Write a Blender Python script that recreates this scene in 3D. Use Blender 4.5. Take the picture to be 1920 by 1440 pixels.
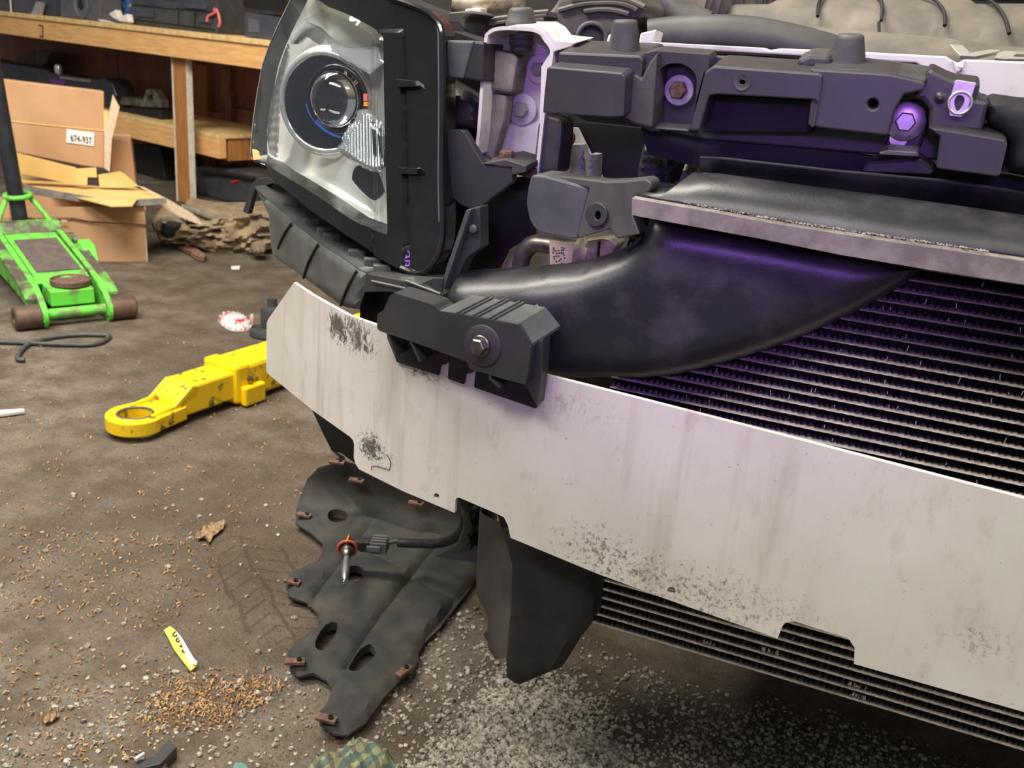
import bpy, bmesh, math, random
from mathutils import Vector, Matrix
from mathutils.geometry import delaunay_2d_cdt
from mathutils import noise as mnoise
for _o in list(bpy.data.objects):
    bpy.data.objects.remove(_o)
rnd = random.Random(7)
scene = bpy.context.scene
COL = scene.collection

# ------------------------------------------------------------------ camera
F = 1800.0
_X = Vector((4960, 1072, -1800)).normalized()
_D = Vector((-420, 4968, 1800)); _D = (_D - _X * _D.dot(_X)).normalized()
_Z = -_D
_Y = _Z.cross(_X)
CAMH = 0.88
CAM = Vector((0, 0, CAMH))
def c2w(v):
    return Vector((_X.dot(v), _Y.dot(v), _Z.dot(v)))
cam_data = bpy.data.cameras.new('camera')
cam = bpy.data.objects.new('camera', cam_data)
COL.objects.link(cam)
cam_data.sensor_width = 36.0
cam_data.lens = F / 1920 * 36.0
cam_data.clip_start = 0.02
_r, _u, _b = c2w(Vector((1, 0, 0))), c2w(Vector((0, -1, 0))), c2w(Vector((0, 0, -1)))
cam.matrix_world = Matrix(((_r.x, _u.x, _b.x, CAM.x), (_r.y, _u.y, _b.y, CAM.y), (_r.z, _u.z, _b.z, CAM.z), (0, 0, 0, 1)))
cam_data.dof.use_dof = True
cam_data.dof.focus_distance = 0.95
cam_data.dof.aperture_fstop = 14.0
scene.camera = cam

# ------------------------------------------------------------------ light
world = bpy.data.worlds.new('world'); scene.world = world
world.use_nodes = True
world.node_tree.nodes['Background'].inputs[0].default_value = (0.92, 0.95, 1.0, 1)
world.node_tree.nodes['Background'].inputs[1].default_value = 0.21
def area(name, loc, target, sx, sy, power, color):
    l = bpy.data.lights.new(name, 'AREA'); l.shape = 'RECTANGLE'; l.size = sx; l.size_y = sy
    l.energy = power; l.color = color
    o = bpy.data.objects.new(name, l); COL.objects.link(o); o.location = loc
    o.rotation_euler = (Vector(target) - Vector(loc)).to_track_quat('-Z', 'Y').to_euler()
    return o
area('ceiling_light_bay', (-1.7, 0.9, 2.9), (-2.4, 2.2, 0), 2.4, 0.35, 155, (1.0, 0.94, 0.84))
area('ceiling_light_front', (-0.9, -0.7, 2.6), (-0.5, 0.9, 0.6), 1.8, 0.35, 43, (1.0, 0.97, 0.92))
area('ceiling_light_side', (0.9, 0.0, 2.3), (0.0, 0.9, 0.6), 1.2, 0.3, 15, (1.0, 0.96, 0.80))
_sp = bpy.data.lights.new('purple_led', 'SPOT'); _sp.energy = 24; _sp.color = (0.42, 0.16, 1.0)
_sp.spot_size = math.radians(30); _sp.spot_blend = 0.9; _sp.shadow_soft_size = 0.06
_spo = bpy.data.objects.new('purple_led', _sp); COL.objects.link(_spo); _spo.location = (0.05, -0.45, 1.10)
_spo.rotation_euler = (Vector((-0.16, 0.86, 0.78)) - _spo.location).to_track_quat('-Z', 'Y').to_euler()
scene.view_settings.view_transform = 'Standard'
scene.view_settings.look = 'None'
scene.view_settings.gamma = 1.0
scene.view_settings.use_curve_mapping = False
scene.view_settings.exposure = 0.30

# ------------------------------------------------------------------ picture coordinates -> places
def ray(px, py):
    return c2w(Vector(((px - 960) / F, (py - 720) / F, 1.0)))
def atY(px, py, y):
    d = ray(px, py); return CAM + d * (y / d.y)
def atZ(px, py, z=0.0):
    d = ray(px, py); return CAM + d * ((z - CAMH) / d.z)
def proj(p):
    q = Vector(p) - CAM; c = _X * q.x + _Y * q.y + _Z * q.z
    return (960 + F * c.x / c.z, 720 + F * c.y / c.z)
def SY(y):
    return lambda px, py: atY(px, py, y)
def SZ(z):
    return lambda px, py: atZ(px, py, z)
def SPL(p0, n):
    p0 = Vector(p0); n = Vector(n)
    def f(px, py):
        d = ray(px, py); return CAM + d * ((p0 - CAM).dot(n) / d.dot(n))
    return f
def SW(fn):
    """curved upright surface y = fn(x, z)"""
    def f(px, py):
        d = ray(px, py); lo, hi = 0.3, 2.4
        for _ in range(40):
            m = (lo + hi) / 2; p = CAM + d * m
            if p.y < fn(p.x, p.z): lo = m
            else: hi = m
        return CAM + d * lo
    return f
def SV(a, b, off=0.0):
    """upright plane standing on the ground through two picture points"""
    A = atZ(*a); B = atZ(*b); t = (B - A).normalized(); n = Vector((-t.y, t.x, 0))
    if n.y < 0: n = -n
    g = SPL(A + n * off, n); g.n = n; g.t = t
    return g
def Q(x0, y0, s, pts):
    return [(x0 + p[0] * s, y0 + p[1] * s) for p in pts]
def z1(*p): return Q(440, 0, .25, p)
def z2(*p): return Q(440, 280, .25, p)
def z3(*p): return Q(820, 0, .25, p)
def z4(*p): return Q(820, 280, .25, p)
def z5(*p): return Q(1200, 0, .1875, p)
def z6(*p): return Q(1540, 0, .19792, p)
def z7(*p): return Q(1200, 200, .375, p)
def z8(*p): return Q(660, 520, .20833, p)
def z9(*p): return Q(0, 0, .27083, p)
def z10(*p): return Q(0, 300, .27083, p)
def z13(*p): return Q(500, 780, .33333, p)
def z14(*p): return Q(480, 1050, .27083, p)
def z15(*p): return Q(900, 780, .53125, p)
def zb(*p): return Q(1380, 0, .28125, p)
def za(*p): return Q(860, 0, .28125, p)
def zm(*p): return Q(1040, 210, .16667, p)

# ------------------------------------------------------------------ materials
def lin(c):
    return tuple((v / 12.92 if v <= .04045 else ((v + .055) / 1.055) ** 2.4) for v in (x / 255 for x in c)) + (1,)
def newmat(name):
    m = bpy.data.materials.new(name); m.use_nodes = True
    nt = m.node_tree; b = nt.nodes['Principled BSDF']
    return m, nt, b
def nd(nt, t, **kw):
    n = nt.nodes.new(t)
    for k, v in kw.items(): setattr(n, k, v)
    return n
def noise(nt, scale, detail=4, rough=.55, sc=(1, 1, 1), rot=(0, 0, 0), dist=0.0):
    tc = nd(nt, 'ShaderNodeNewGeometry'); mp = nd(nt, 'ShaderNodeMapping')
    mp.inputs['Scale'].default_value = sc; mp.inputs['Rotation'].default_value = rot
    nt.links.new(tc.outputs['Position'], mp.inputs['Vector'])
    n = nd(nt, 'ShaderNodeTexNoise'); n.inputs['Scale'].default_value = scale
    n.inputs['Detail'].default_value = detail; n.inputs['Roughness'].default_value = rough
    n.inputs['Distortion'].default_value = dist
    nt.links.new(mp.outputs[0], n.inputs['Vector'])
    return n.outputs['Fac']
def ramp(nt, fac, stops):
    r = nd(nt, 'ShaderNodeValToRGB')
    e = r.color_ramp.elements
    while len(e) < len(stops): e.new(0.5)
    for i, (p, c) in enumerate(stops):
        e[i].position = p; e[i].color = c if len(c) == 4 else (*c, 1)
    nt.links.new(fac, r.inputs[0]); return r.outputs[0]
def mixc(nt, fac, a, b, mode='MIX'):
    m = nd(nt, 'ShaderNodeMix', data_type='RGBA', blend_type=mode)
    for s, v in ((0, fac), (6, a), (7, b)):
        if hasattr(v, 'links') or hasattr(v, 'is_linked'): nt.links.new(v, m.inputs[s])
        else: m.inputs[s].default_value = v
    return m.outputs[2]
def math_(nt, op, a, b=0.0, clamp=False):
    m = nd(nt, 'ShaderNodeMath', operation=op); m.use_clamp = clamp
    for s, v in ((0, a), (1, b)):
        if hasattr(v, 'is_linked'): nt.links.new(v, m.inputs[s])
        else: m.inputs[s].default_value = v
    return m.outputs[0]
def bump(nt, bsdf, h, strength=.3, dist=.002):
    b = nd(nt, 'ShaderNodeBump'); b.inputs['Strength'].default_value = strength; b.inputs['Distance'].default_value = dist
    nt.links.new(h, b.inputs['Height']); nt.links.new(b.outputs[0], bsdf.inputs['Normal'])
def mat(name, c1, rough=.5, metal=0.0, c2=None, scale=30, lo=.4, hi=.65, bmp=0, bscale=None, bdist=.001, sc=(1, 1, 1), coat=0, rot=(0, 0, 0), spec=.5):
    m, nt, b = newmat(name)
    b.inputs['Roughness'].default_value = rough; b.inputs['Metallic'].default_value = metal
    b.inputs['Coat Weight'].default_value = coat; b.inputs['Specular IOR Level'].default_value = spec
    if c2:
        f = noise(nt, scale, 5, .6, sc, rot)
        nt.links.new(ramp(nt, f, [(lo, lin(c1)), (hi, lin(c2))]), b.inputs['Base Color'])
    else:
        b.inputs['Base Color'].default_value = lin(c1)
    if bmp:
        bump(nt, b, noise(nt, bscale or scale * 4, 4, .6, sc, rot), bmp, bdist)
    return m
M = {}
M['black'] = mat('black_plastic', (46, 46, 48), .42, c2=(66, 65, 64), scale=9, lo=.35, hi=.8, bmp=.12, bscale=900, bdist=.0004)
M['black_dusty'] = mat('dusty_black_plastic', (54, 54, 55), .55, c2=(92, 88, 80), scale=14, lo=.4, hi=.85, bmp=.12, bscale=700, bdist=.0004)
M['duct'] = mat('moulded_duct_plastic', (32, 32, 34), .36, c2=(58, 55, 58), scale=18, lo=.44, hi=.62, bmp=.25, bscale=420, bdist=.0005)
M['matte_black'] = mat('matte_black', (20, 20, 21), .7, c2=(34, 33, 33), scale=20, bmp=.1)
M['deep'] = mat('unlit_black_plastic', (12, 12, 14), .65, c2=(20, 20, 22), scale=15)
M['gloss'] = mat('gloss_black_bezel', (20, 20, 21), .16, c2=(40, 38, 36), scale=12, lo=.5, hi=.8, coat=.3)
M['grey_pl'] = mat('grey_plastic', (78, 79, 79), .38, c2=(98, 98, 96), scale=16, bmp=.1, bscale=500)
M['foam'] = mat('dusty_seal_strip', (112, 104, 98), .75, c2=(146, 138, 130), scale=40, bmp=.3, bscale=700, bdist=.0006)
M['chrome'] = mat('chrome_reflector', (244, 243, 240), .10, .7, c2=(230, 230, 228), scale=4)
M['satin'] = mat('satin_reflector', (240, 238, 230), .22, .45, c2=(226, 224, 214), scale=5)
M['smoke'] = mat('smoked_chrome', (96, 98, 104), .14, .85, c2=(70, 72, 80), scale=6)
M['steel'] = mat('steel_bolt', (150, 146, 142), .34, 1.0, c2=(112, 104, 98), scale=120)
M['zinc'] = mat('zinc_clip', (214, 208, 206), .36, .8, c2=(180, 176, 176), scale=60)
M['rust'] = mat('rusty_metal', (98, 74, 62), .8, .3, c2=(136, 106, 90), scale=160, bmp=.4, bscale=400)
M['rubber'] = mat('rubber_stop', (66, 66, 66), .55, c2=(92, 90, 84), scale=60, lo=.4, hi=.8, bmp=.1)
M['white_inner'] = mat('white_painted_steel', (226, 222, 216), .42, c2=(176, 168, 158), scale=24, lo=.5, hi=.8, bmp=.06)
M['alu'] = mat('condenser_tube', (226, 214, 204), .45, .15, c2=(186, 174, 162), scale=80)
M['fin'] = mat('condenser_fin', (22, 21, 22), .5, .2, c2=(34, 32, 32), scale=200)
M['alu_pipe'] = mat('aluminium_pipe', (156, 146, 136), .38, .85, c2=(120, 108, 100), scale=60)
M['cast'] = mat('cast_aluminium', (188, 176, 152), .55, .4, c2=(128, 116, 98), scale=60, bmp=.2)
M['paper'] = mat('paper_label', (226, 210, 180), .7, c2=(206, 188, 156), scale=40)
M['ink'] = mat('label_print', (40, 34, 32), .7)
M['engine'] = mat('dusty_engine_cover', (88, 84, 76), .62, c2=(122, 114, 100), scale=18, lo=.35, hi=.7, bmp=.2, bscale=300, bdist=.0006)
M['airbox'] = mat('dusty_airbox', (82, 78, 74), .58, c2=(122, 112, 98), scale=16, lo=.4, hi=.75, bmp=.1)
M['emblem'] = mat('silver_letters', (206, 200, 186), .35, .6, c2=(188, 182, 168), scale=40)
M['cream'] = mat('grey_casting', (176, 178, 164), .5, .2, c2=(140, 140, 126), scale=30)
M['braid'] = mat('braided_sleeve', (78, 78, 74), .6, c2=(40, 40, 40), scale=500)
def speck_mat(name, c1, c2, c3, sc1, sc2, thr, rough):
    m, nt, b = newmat(name); b.inputs['Roughness'].default_value = rough
    c = ramp(nt, noise(nt, sc1, 6, .65), [(.40, lin(c1)), (.72, lin(c2))])
    c = mixc(nt, ramp(nt, noise(nt, sc2, 3, .6), [(thr, (0, 0, 0)), (thr + .05, (.85, .85, .85))]), c, lin(c3))
    nt.links.new(c, b.inputs['Base Color']); bump(nt, b, noise(nt, 500, 4, .6), .35, .0008); return m
M['liner'] = speck_mat('liner_felt', (44, 46, 47), (74, 70, 60), (150, 144, 130), 13, 330, .70, .82)
M['harness'] = mat('black_harness', (26, 26, 28), .5, c2=(50, 50, 52), scale=120)
M['plug'] = mat('grey_connector', (104, 104, 110), .5, c2=(86, 86, 92), scale=60)
M['amber'] = mat('amber_tab', (232, 160, 44), .5)
M['oring'] = mat('orange_oring', (184, 84, 58), .5)
M['wood'] = mat('pine_lumber', (236, 188, 124), .62, c2=(212, 156, 92), scale=7, lo=.35, hi=.7, sc=(1.2, 1.2, 12), bmp=.08)
M['woodv'] = mat('pine_post', (184, 128, 70), .65, c2=(150, 94, 48), scale=7, lo=.35, hi=.7, sc=(9, 9, 1.2), bmp=.08)
M['ply'] = mat('plywood_edge', (232, 200, 138), .65, c2=(206, 170, 110), scale=30)
M['paintw'] = mat('white_paint_edge', (220, 214, 198), .6, c2=(196, 186, 168), scale=30)
M['panel'] = mat('stained_wall_panel', (118, 72, 64), .75, c2=(162, 110, 92), scale=3.5, lo=.35, hi=.7, sc=(1, 1, .5), bmp=.2)
M['panel2'] = mat('bare_wall_panel', (190, 136, 98), .75, c2=(140, 90, 72), scale=4.5, lo=.35, hi=.65, sc=(1, 1, .6), bmp=.2)
M['card'] = mat('cardboard', (192, 152, 114), .8, c2=(180, 138, 100), scale=5, bmp=.05)
M['card_in'] = mat('cardboard_inside', (226, 190, 122), .8, c2=(208, 168, 100), scale=5)
M['card_edge'] = mat('cardboard_cut_edge', (218, 196, 172), .85, c2=(196, 168, 140), scale=120)
M['sticker'] = mat('white_sticker', (236, 232, 226), .6)
M['green'] = mat('green_paint_worn', (104, 206, 70), .5, c2=(112, 124, 84), scale=22, lo=.48, hi=.66, bmp=.2)
M['green_dirty'] = mat('green_paint_grimy', (108, 176, 74), .6, c2=(84, 74, 66), scale=11, lo=.38, hi=.52, bmp=.3)
M['pad'] = mat('grimy_anti_slip_pad', (84, 76, 76), .8, c2=(112, 96, 80), scale=34, lo=.4, hi=.75, bmp=.5, bscale=250)
M['wheel'] = mat('rusty_caster', (112, 88, 72), .6, .3, c2=(84, 68, 60), scale=30, bmp=.2)
M['handle'] = mat('black_handle', (34, 36, 44), .4, c2=(46, 48, 56), scale=20)
M['yellow'] = mat('yellow_paint', (250, 208, 18), .42, c2=(214, 172, 24), scale=14, lo=.5, hi=.8, bmp=.1)
M['yellow_worn'] = mat('yellow_paint_scuffed', (248, 206, 20), .5, c2=(112, 94, 44), scale=32, lo=.56, hi=.66, bmp=.25)
M['canvas'] = mat('dusty_canvas', (152, 134, 104), .85, c2=(104, 88, 70), scale=12, lo=.35, hi=.7, bmp=.3)
M['red'] = mat('red_plastic', (196, 44, 40), .45)
M['red_hose'] = mat('red_hose', (178, 62, 40), .5)
M['tote'] = mat('dark_grey_tote', (66, 68, 80), .5, c2=(52, 54, 62), scale=8)
M['speaker'] = mat('grey_speaker_cabinet', (88, 90, 96), .6, c2=(76, 78, 84), scale=20)
M['elec'] = mat('black_equipment_case', (64, 66, 68), .55, c2=(46, 48, 50), scale=14, bmp=.1)
M['blue'] = mat('blue_print', (40, 92, 160), .5, c2=(196, 178, 120), scale=40, lo=.52, hi=.58)
M['rag'] = mat('grey_cloth', (126, 120, 106), .9, c2=(98, 92, 80), scale=30)
M['bronze'] = mat('dull_metal_part', (128, 124, 114), .5, .5, c2=(88, 84, 78), scale=30)
M['purple_pl'] = mat('purple_anodised', (118, 64, 150), .35, .4)
M['post_old'] = mat('weathered_stud', (140, 104, 82), .8, c2=(92, 66, 52), scale=20, sc=(3, 3, .6), bmp=.3)
M['wrapper'] = mat('foil_wrapper', (228, 224, 220), .3, .2, c2=(206, 70, 92), scale=30, lo=.5, hi=.58)
M['tape'] = mat('yellow_tape', (236, 226, 96), .5, c2=(226, 212, 84), scale=60)
M['tape_w'] = mat('white_fold', (232, 232, 236), .5)
M['leaf'] = mat('dry_leaf', (150, 124, 94), .85, c2=(112, 88, 62), scale=160)
M['shaving'] = mat('wood_shaving', (190, 152, 106), .85, c2=(132, 92, 58), scale=60)
M['grit'] = mat('loose_grit', (122, 104, 82), .9, c2=(84, 70, 54), scale=40)
M['pebble'] = mat('pale_gravel', (186, 178, 162), .78, c2=(72, 64, 55), scale=140, lo=.38, hi=.66)
M['white_bit'] = mat('white_scrap', (222, 216, 208), .7)

def beam_paint():
    m, nt, b = newmat('dirty_white_beam_paint')
    b.inputs['Roughness'].default_value = .42
    base = ramp(nt, noise(nt, 7, 6, .6), [(.3, lin((226, 220, 214))), (.75, lin((206, 198, 190)))])
    streak = ramp(nt, noise(nt, 30, 4, .6, (1, 1, .09)), [(.55, (0, 0, 0)), (.75, (1, 1, 1))])
    base = mixc(nt, ramp(nt, noise(nt, 4, 5, .65), [(.42, (0, 0, 0)), (.7, (.6, .6, .6))]), base, lin((196, 192, 174)))
    base = mixc(nt, math_(nt, 'MULTIPLY', streak, .6), base, lin((168, 156, 138)))
    base = mixc(nt, ramp(nt, noise(nt, 45, 6, .7, (1, 1, .5)), [(.56, (0, 0, 0)), (.75, (.5, .5, .5))]), base, lin((170, 156, 142)))
    geo = nd(nt, 'ShaderNodeNewGeometry')
    def spot(loc, rx, rz):
        d = nd(nt, 'ShaderNodeVectorMath', operation='SUBTRACT'); nt.links.new(geo.outputs['Position'], d.inputs[0]); d.inputs[1].default_value = loc
        s = nd(nt, 'ShaderNodeVectorMath', operation='MULTIPLY'); nt.links.new(d.outputs[0], s.inputs[0]); s.inputs[1].default_value = (1 / rx, 0, 1 / rz)
        l = nd(nt, 'ShaderNodeVectorMath', operation='LENGTH'); nt.links.new(s.outputs[0], l.inputs[0])
        return math_(nt, 'SUBTRACT', 1.0, l.outputs['Value'], True)
    fine = noise(nt, 240, 6, .75)
    fine2 = noise(nt, 90, 8, .78, (1, 1, .6), (0, .5, 0), 2.0)
    def blotch(mask, src, k, col, amt):
        nonlocal base
        v = math_(nt, 'ADD', math_(nt, 'MULTIPLY', math_(nt, 'SUBTRACT', src, .5), 3.0), math_(nt, 'MULTIPLY', mask, k))
        f = ramp(nt, v, [(.30, (0, 0, 0)), (.62, (1, 1, 1))])
        base = mixc(nt, math_(nt, 'MULTIPLY', math_(nt, 'MULTIPLY', f, amt), math_(nt, 'MULTIPLY', mask, 5.0, True)), base, lin(col))
    for (px, py, rx, rz, k, src, col, amt) in (
            (632, 612, .026, .024, .95, fine2, (62, 56, 54), .9), (668, 628, .042, .03, .7, fine2, (74, 68, 66), .9),
            (686, 645, .016, .022, .55, fine2, (84, 78, 74), .8),
            (695, 838, .024, .024, .95, fine, (70, 66, 62), .9), (712, 850, .028, .016, .5, fine, (84, 78, 70), .8),
            (790, 700, .030, .010, .55, fine, (60, 50, 48), .8),
            (1060, 760, .07, .024, .45, fine2, (150, 132, 118), .5),
            (1120, 1030, .06, .036, .45, fine, (110, 96, 78), .7), (1230, 1085, .11, .04, .42, fine, (104, 92, 74), .7),
            (1380, 1130, .11, .04, .36, fine, (128, 112, 90), .6),
            (1840, 1205, .03, .02, .4, fine, (120, 110, 98), .6), (1640, 1290, .06, .02, .34, fine, (150, 134, 116), .5)):
        p = SW(lambda x, z: fbeam(x))(px, py)
        blotch(spot(p, rx, rz), src, k, col, amt)
    specks = ramp(nt, noise(nt, 260, 3, .5), [(.70, (0, 0, 0)), (.75, (1, 1, 1))])
    base = mixc(nt, math_(nt, 'MULTIPLY', specks, .5), base, lin((120, 104, 86)))
    nt.links.new(base, b.inputs['Base Color'])
    bump(nt, b, noise(nt, 500, 3), .08, .0005)
    return m
def glass_mat(name, tint=(1, 1, 1, 1), rough=.02, k=1.0):
    m = bpy.data.materials.new(name); m.use_nodes = True; nt = m.node_tree
    nt.nodes.clear(); out = nd(nt, 'ShaderNodeOutputMaterial')
    t = nd(nt, 'ShaderNodeBsdfTransparent'); t.inputs[0].default_value = tint
    g = nd(nt, 'ShaderNodeBsdfGlossy'); g.inputs['Roughness'].default_value = rough
    lw = nd(nt, 'ShaderNodeLayerWeight'); lw.inputs[0].default_value = .5
    fr = math_(nt, 'ADD', math_(nt, 'MULTIPLY', math_(nt, 'POWER', lw.outputs['Facing'], 5.0), .8), .04)
    mx = nd(nt, 'ShaderNodeMixShader')
    nt.links.new(math_(nt, 'MULTIPLY', fr, k, True), mx.inputs[0])
    nt.links.new(t.outputs[0], mx.inputs[1]); nt.links.new(g.outputs[0], mx.inputs[2]); nt.links.new(mx.outputs[0], out.inputs[0])
    return m
M['lens'] = glass_mat('clear_lens', (.97, .98, .985, 1), .03, 1.0)
M['clear'] = glass_mat('clear_moulding', (.93, .945, .96, 1), .05, 1.3)
def solid_glass(name, rough=0.0, col=(1, 1, 1, 1)):
    m, nt, b = newmat(name); b.inputs['Transmission Weight'].default_value = 1.0; b.inputs['Roughness'].default_value = rough
    b.inputs['IOR'].default_value = 1.5; b.inputs['Base Color'].default_value = col
    return m
M['ball'] = solid_glass('projector_glass')
def floor_mat():
    m, nt, b = newmat('packed_dirt_floor')
    b.inputs['Roughness'].default_value = .82
    big = noise(nt, 1.1, 5, .6); mid = noise(nt, 9, 6, .65); fine = noise(nt, 120, 4, .7)
    c = ramp(nt, big, [(.35, lin((92, 80, 66))), (.62, lin((136, 126, 112)))])
    c = mixc(nt, ramp(nt, mid, [(.38, (0, 0, 0)), (.60, (.85, .85, .85))]), c, lin((80, 67, 51)))
    c = mixc(nt, ramp(nt, fine, [(.45, (0, 0, 0)), (.75, (.55, .55, .55))]), c, lin((72, 60, 46)))
    geo = nd(nt, 'ShaderNodeNewGeometry')
    # tyre tread pressed into the dirt beside the liner
    A = atZ(500, 1100)
    d = nd(nt, 'ShaderNodeVectorMath', operation='SUBTRACT'); nt.links.new(geo.outputs['Position'], d.inputs[0]); d.inputs[1].default_value = A
    mp = nd(nt, 'ShaderNodeMapping'); mp.vector_type = 'POINT'; mp.inputs['Rotation'].default_value = (0, 0, math.radians(-52)); nt.links.new(d.outputs[0], mp.inputs[0])
    sp = nd(nt, 'ShaderNodeSeparateXYZ'); nt.links.new(mp.outputs[0], sp.inputs[0])
    w = noise(nt, 14, 3)
    u = math_(nt, 'ADD', sp.outputs[0], math_(nt, 'MULTIPLY', w, .03)); v = math_(nt, 'ADD', sp.outputs[1], math_(nt, 'MULTIPLY', w, .02))
    l1 = math_(nt, 'GREATER_THAN', math_(nt, 'SINE', math_(nt, 'MULTIPLY', math_(nt, 'ADD', v, math_(nt, 'MULTIPLY', math_(nt, 'ABSOLUTE', u), .7)), 170)), .90)
    l2 = math_(nt, 'GREATER_THAN', math_(nt, 'SINE', math_(nt, 'MULTIPLY', u, 110)), .93)
    tr = math_(nt, 'MAXIMUM', l1, l2)
    mk1 = math_(nt, 'SUBTRACT', 1.0, math_(nt, 'DIVIDE', math_(nt, 'ABSOLUTE', sp.outputs[0]), .09), True)
    mk2 = math_(nt, 'SUBTRACT', 1.0, math_(nt, 'DIVIDE', math_(nt, 'ABSOLUTE', sp.outputs[1]), .22), True)
    mk = math_(nt, 'GREATER_THAN', math_(nt, 'ADD', math_(nt, 'MULTIPLY', mk1, mk2), math_(nt, 'MULTIPLY', noise(nt, 25, 4), .5)), .42)
    tr = math_(nt, 'MULTIPLY', tr, mk)
    c = mixc(nt, math_(nt, 'MULTIPLY', tr, .55), c, lin((58, 48, 38)))
    nt.links.new(c, b.inputs['Base Color'])
    h = math_(nt, 'ADD', math_(nt, 'MULTIPLY', mid, 1.4), fine)
    h = math_(nt, 'SUBTRACT', h, math_(nt, 'MULTIPLY', tr, .9))
    bump(nt, b, h, .7, .012)
    return m

# ------------------------------------------------------------------ mesh helpers
def setup(o, parent):
    COL.objects.link(o)
    if parent is not None:
        o.parent = parent
        o.matrix_parent_inverse = parent_inv(parent)
    return o
def parent_inv(p):
    # parts keep their vertices in room coordinates, only a thing's own base is offset
    return Matrix.Translation(-p.location) if p.parent is None else Matrix.Identity(4)
def mk(name, verts, faces, m, parent=None, smooth=False, bev=0, ang=40):
    me = bpy.data.meshes.new(name)
    me.from_pydata([tuple(v) for v in verts], [], faces)
    bm = bmesh.new(); bm.from_mesh(me)
    bmesh.ops.recalc_face_normals(bm, faces=bm.faces); bm.to_mesh(me); bm.free()
    if smooth:
        me.polygons.foreach_set('use_smooth', [True] * len(me.polygons))
        me.set_sharp_from_angle(angle=math.radians(ang))
    me.materials.append(M[m] if isinstance(m, str) else m)
    o = bpy.data.objects.new(name, me)
    if bev:
        b = o.modifiers.new('bevel', 'BEVEL'); b.width = bev; b.segments = 2; b.limit_method = 'ANGLE'; b.angle_limit = math.radians(35)
    return setup(o, parent)
def empty(name, loc, label=None, cat=None, group=None):
    o = bpy.data.objects.new(name, None); COL.objects.link(o); o.location = loc; o.empty_display_size = .05
    if label: tag(o, label, cat, group)
    return o
def tag(o, label, cat, group=None, kind=None):
    o['label'] = label
    if cat: o['category'] = cat
    if group: o['group'] = group
    if kind: o['kind'] = kind
    return o
def inside(p, poly):
    x, y = p; c = False; n = len(poly); j = n - 1
    for i in range(n):
        xi, yi = poly[i]; xj, yj = poly[j]
        if (yi > y) != (yj > y) and x < (xj - xi) * (y - yi) / (yj - yi) + xi: c = not c
        j = i
    return c
def dseg(p, a, b):
    ax, ay = a; bx, by = b; dx, dy = bx - ax, by - ay; L = dx * dx + dy * dy
    t = 0 if L == 0 else max(0, min(1, ((p[0] - ax) * dx + (p[1] - ay) * dy) / L))
    return math.hypot(p[0] - ax - t * dx, p[1] - ay - t * dy)
def dpoly(p, poly):
    return min(dseg(p, poly[i - 1], poly[i]) for i in range(len(poly)))
def sub(poly, step):
    out = []
    for i in range(len(poly)):
        a, b = poly[i], poly[(i + 1) % len(poly)]
        n = max(1, int(math.hypot(b[0] - a[0], b[1] - a[1]) / step + .5))
        out += [(a[0] + (b[0] - a[0]) * k / n, a[1] + (b[1] - a[1]) * k / n) for k in range(n)]
    return out
def cr(pts, n=6, closed=False):
    """smooth curve through points (2-D or 3-D)"""
    out = []; N = len(pts); rng = N if closed else N - 1
    g = lambda i: pts[i % N] if closed else pts[max(0, min(N - 1, i))]
    for i in range(rng):
        p0, p1, p2, p3 = g(i - 1), g(i), g(i + 1), g(i + 2)
        for k in range(n):
            t = k / n
            out.append(tuple(.5 * (2 * b + (c - a) * t + (2 * a - 5 * b + 4 * c - d) * t * t + (3 * b - a - 3 * c + d) * t ** 3) for a, b, c, d in zip(p0, p1, p2, p3)))
    if not closed: out.append(tuple(pts[-1]))
    return out
def circ(cx, cy, rx, ry=None, n=20, rot=0):
    ry = ry or rx; c, s = math.cos(rot), math.sin(rot)
    return [(cx + rx * math.cos(2 * math.pi * k / n) * c - ry * math.sin(2 * math.pi * k / n) * s,
             cy + rx * math.cos(2 * math.pi * k / n) * s + ry * math.sin(2 * math.pi * k / n) * c) for k in range(n)]
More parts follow.
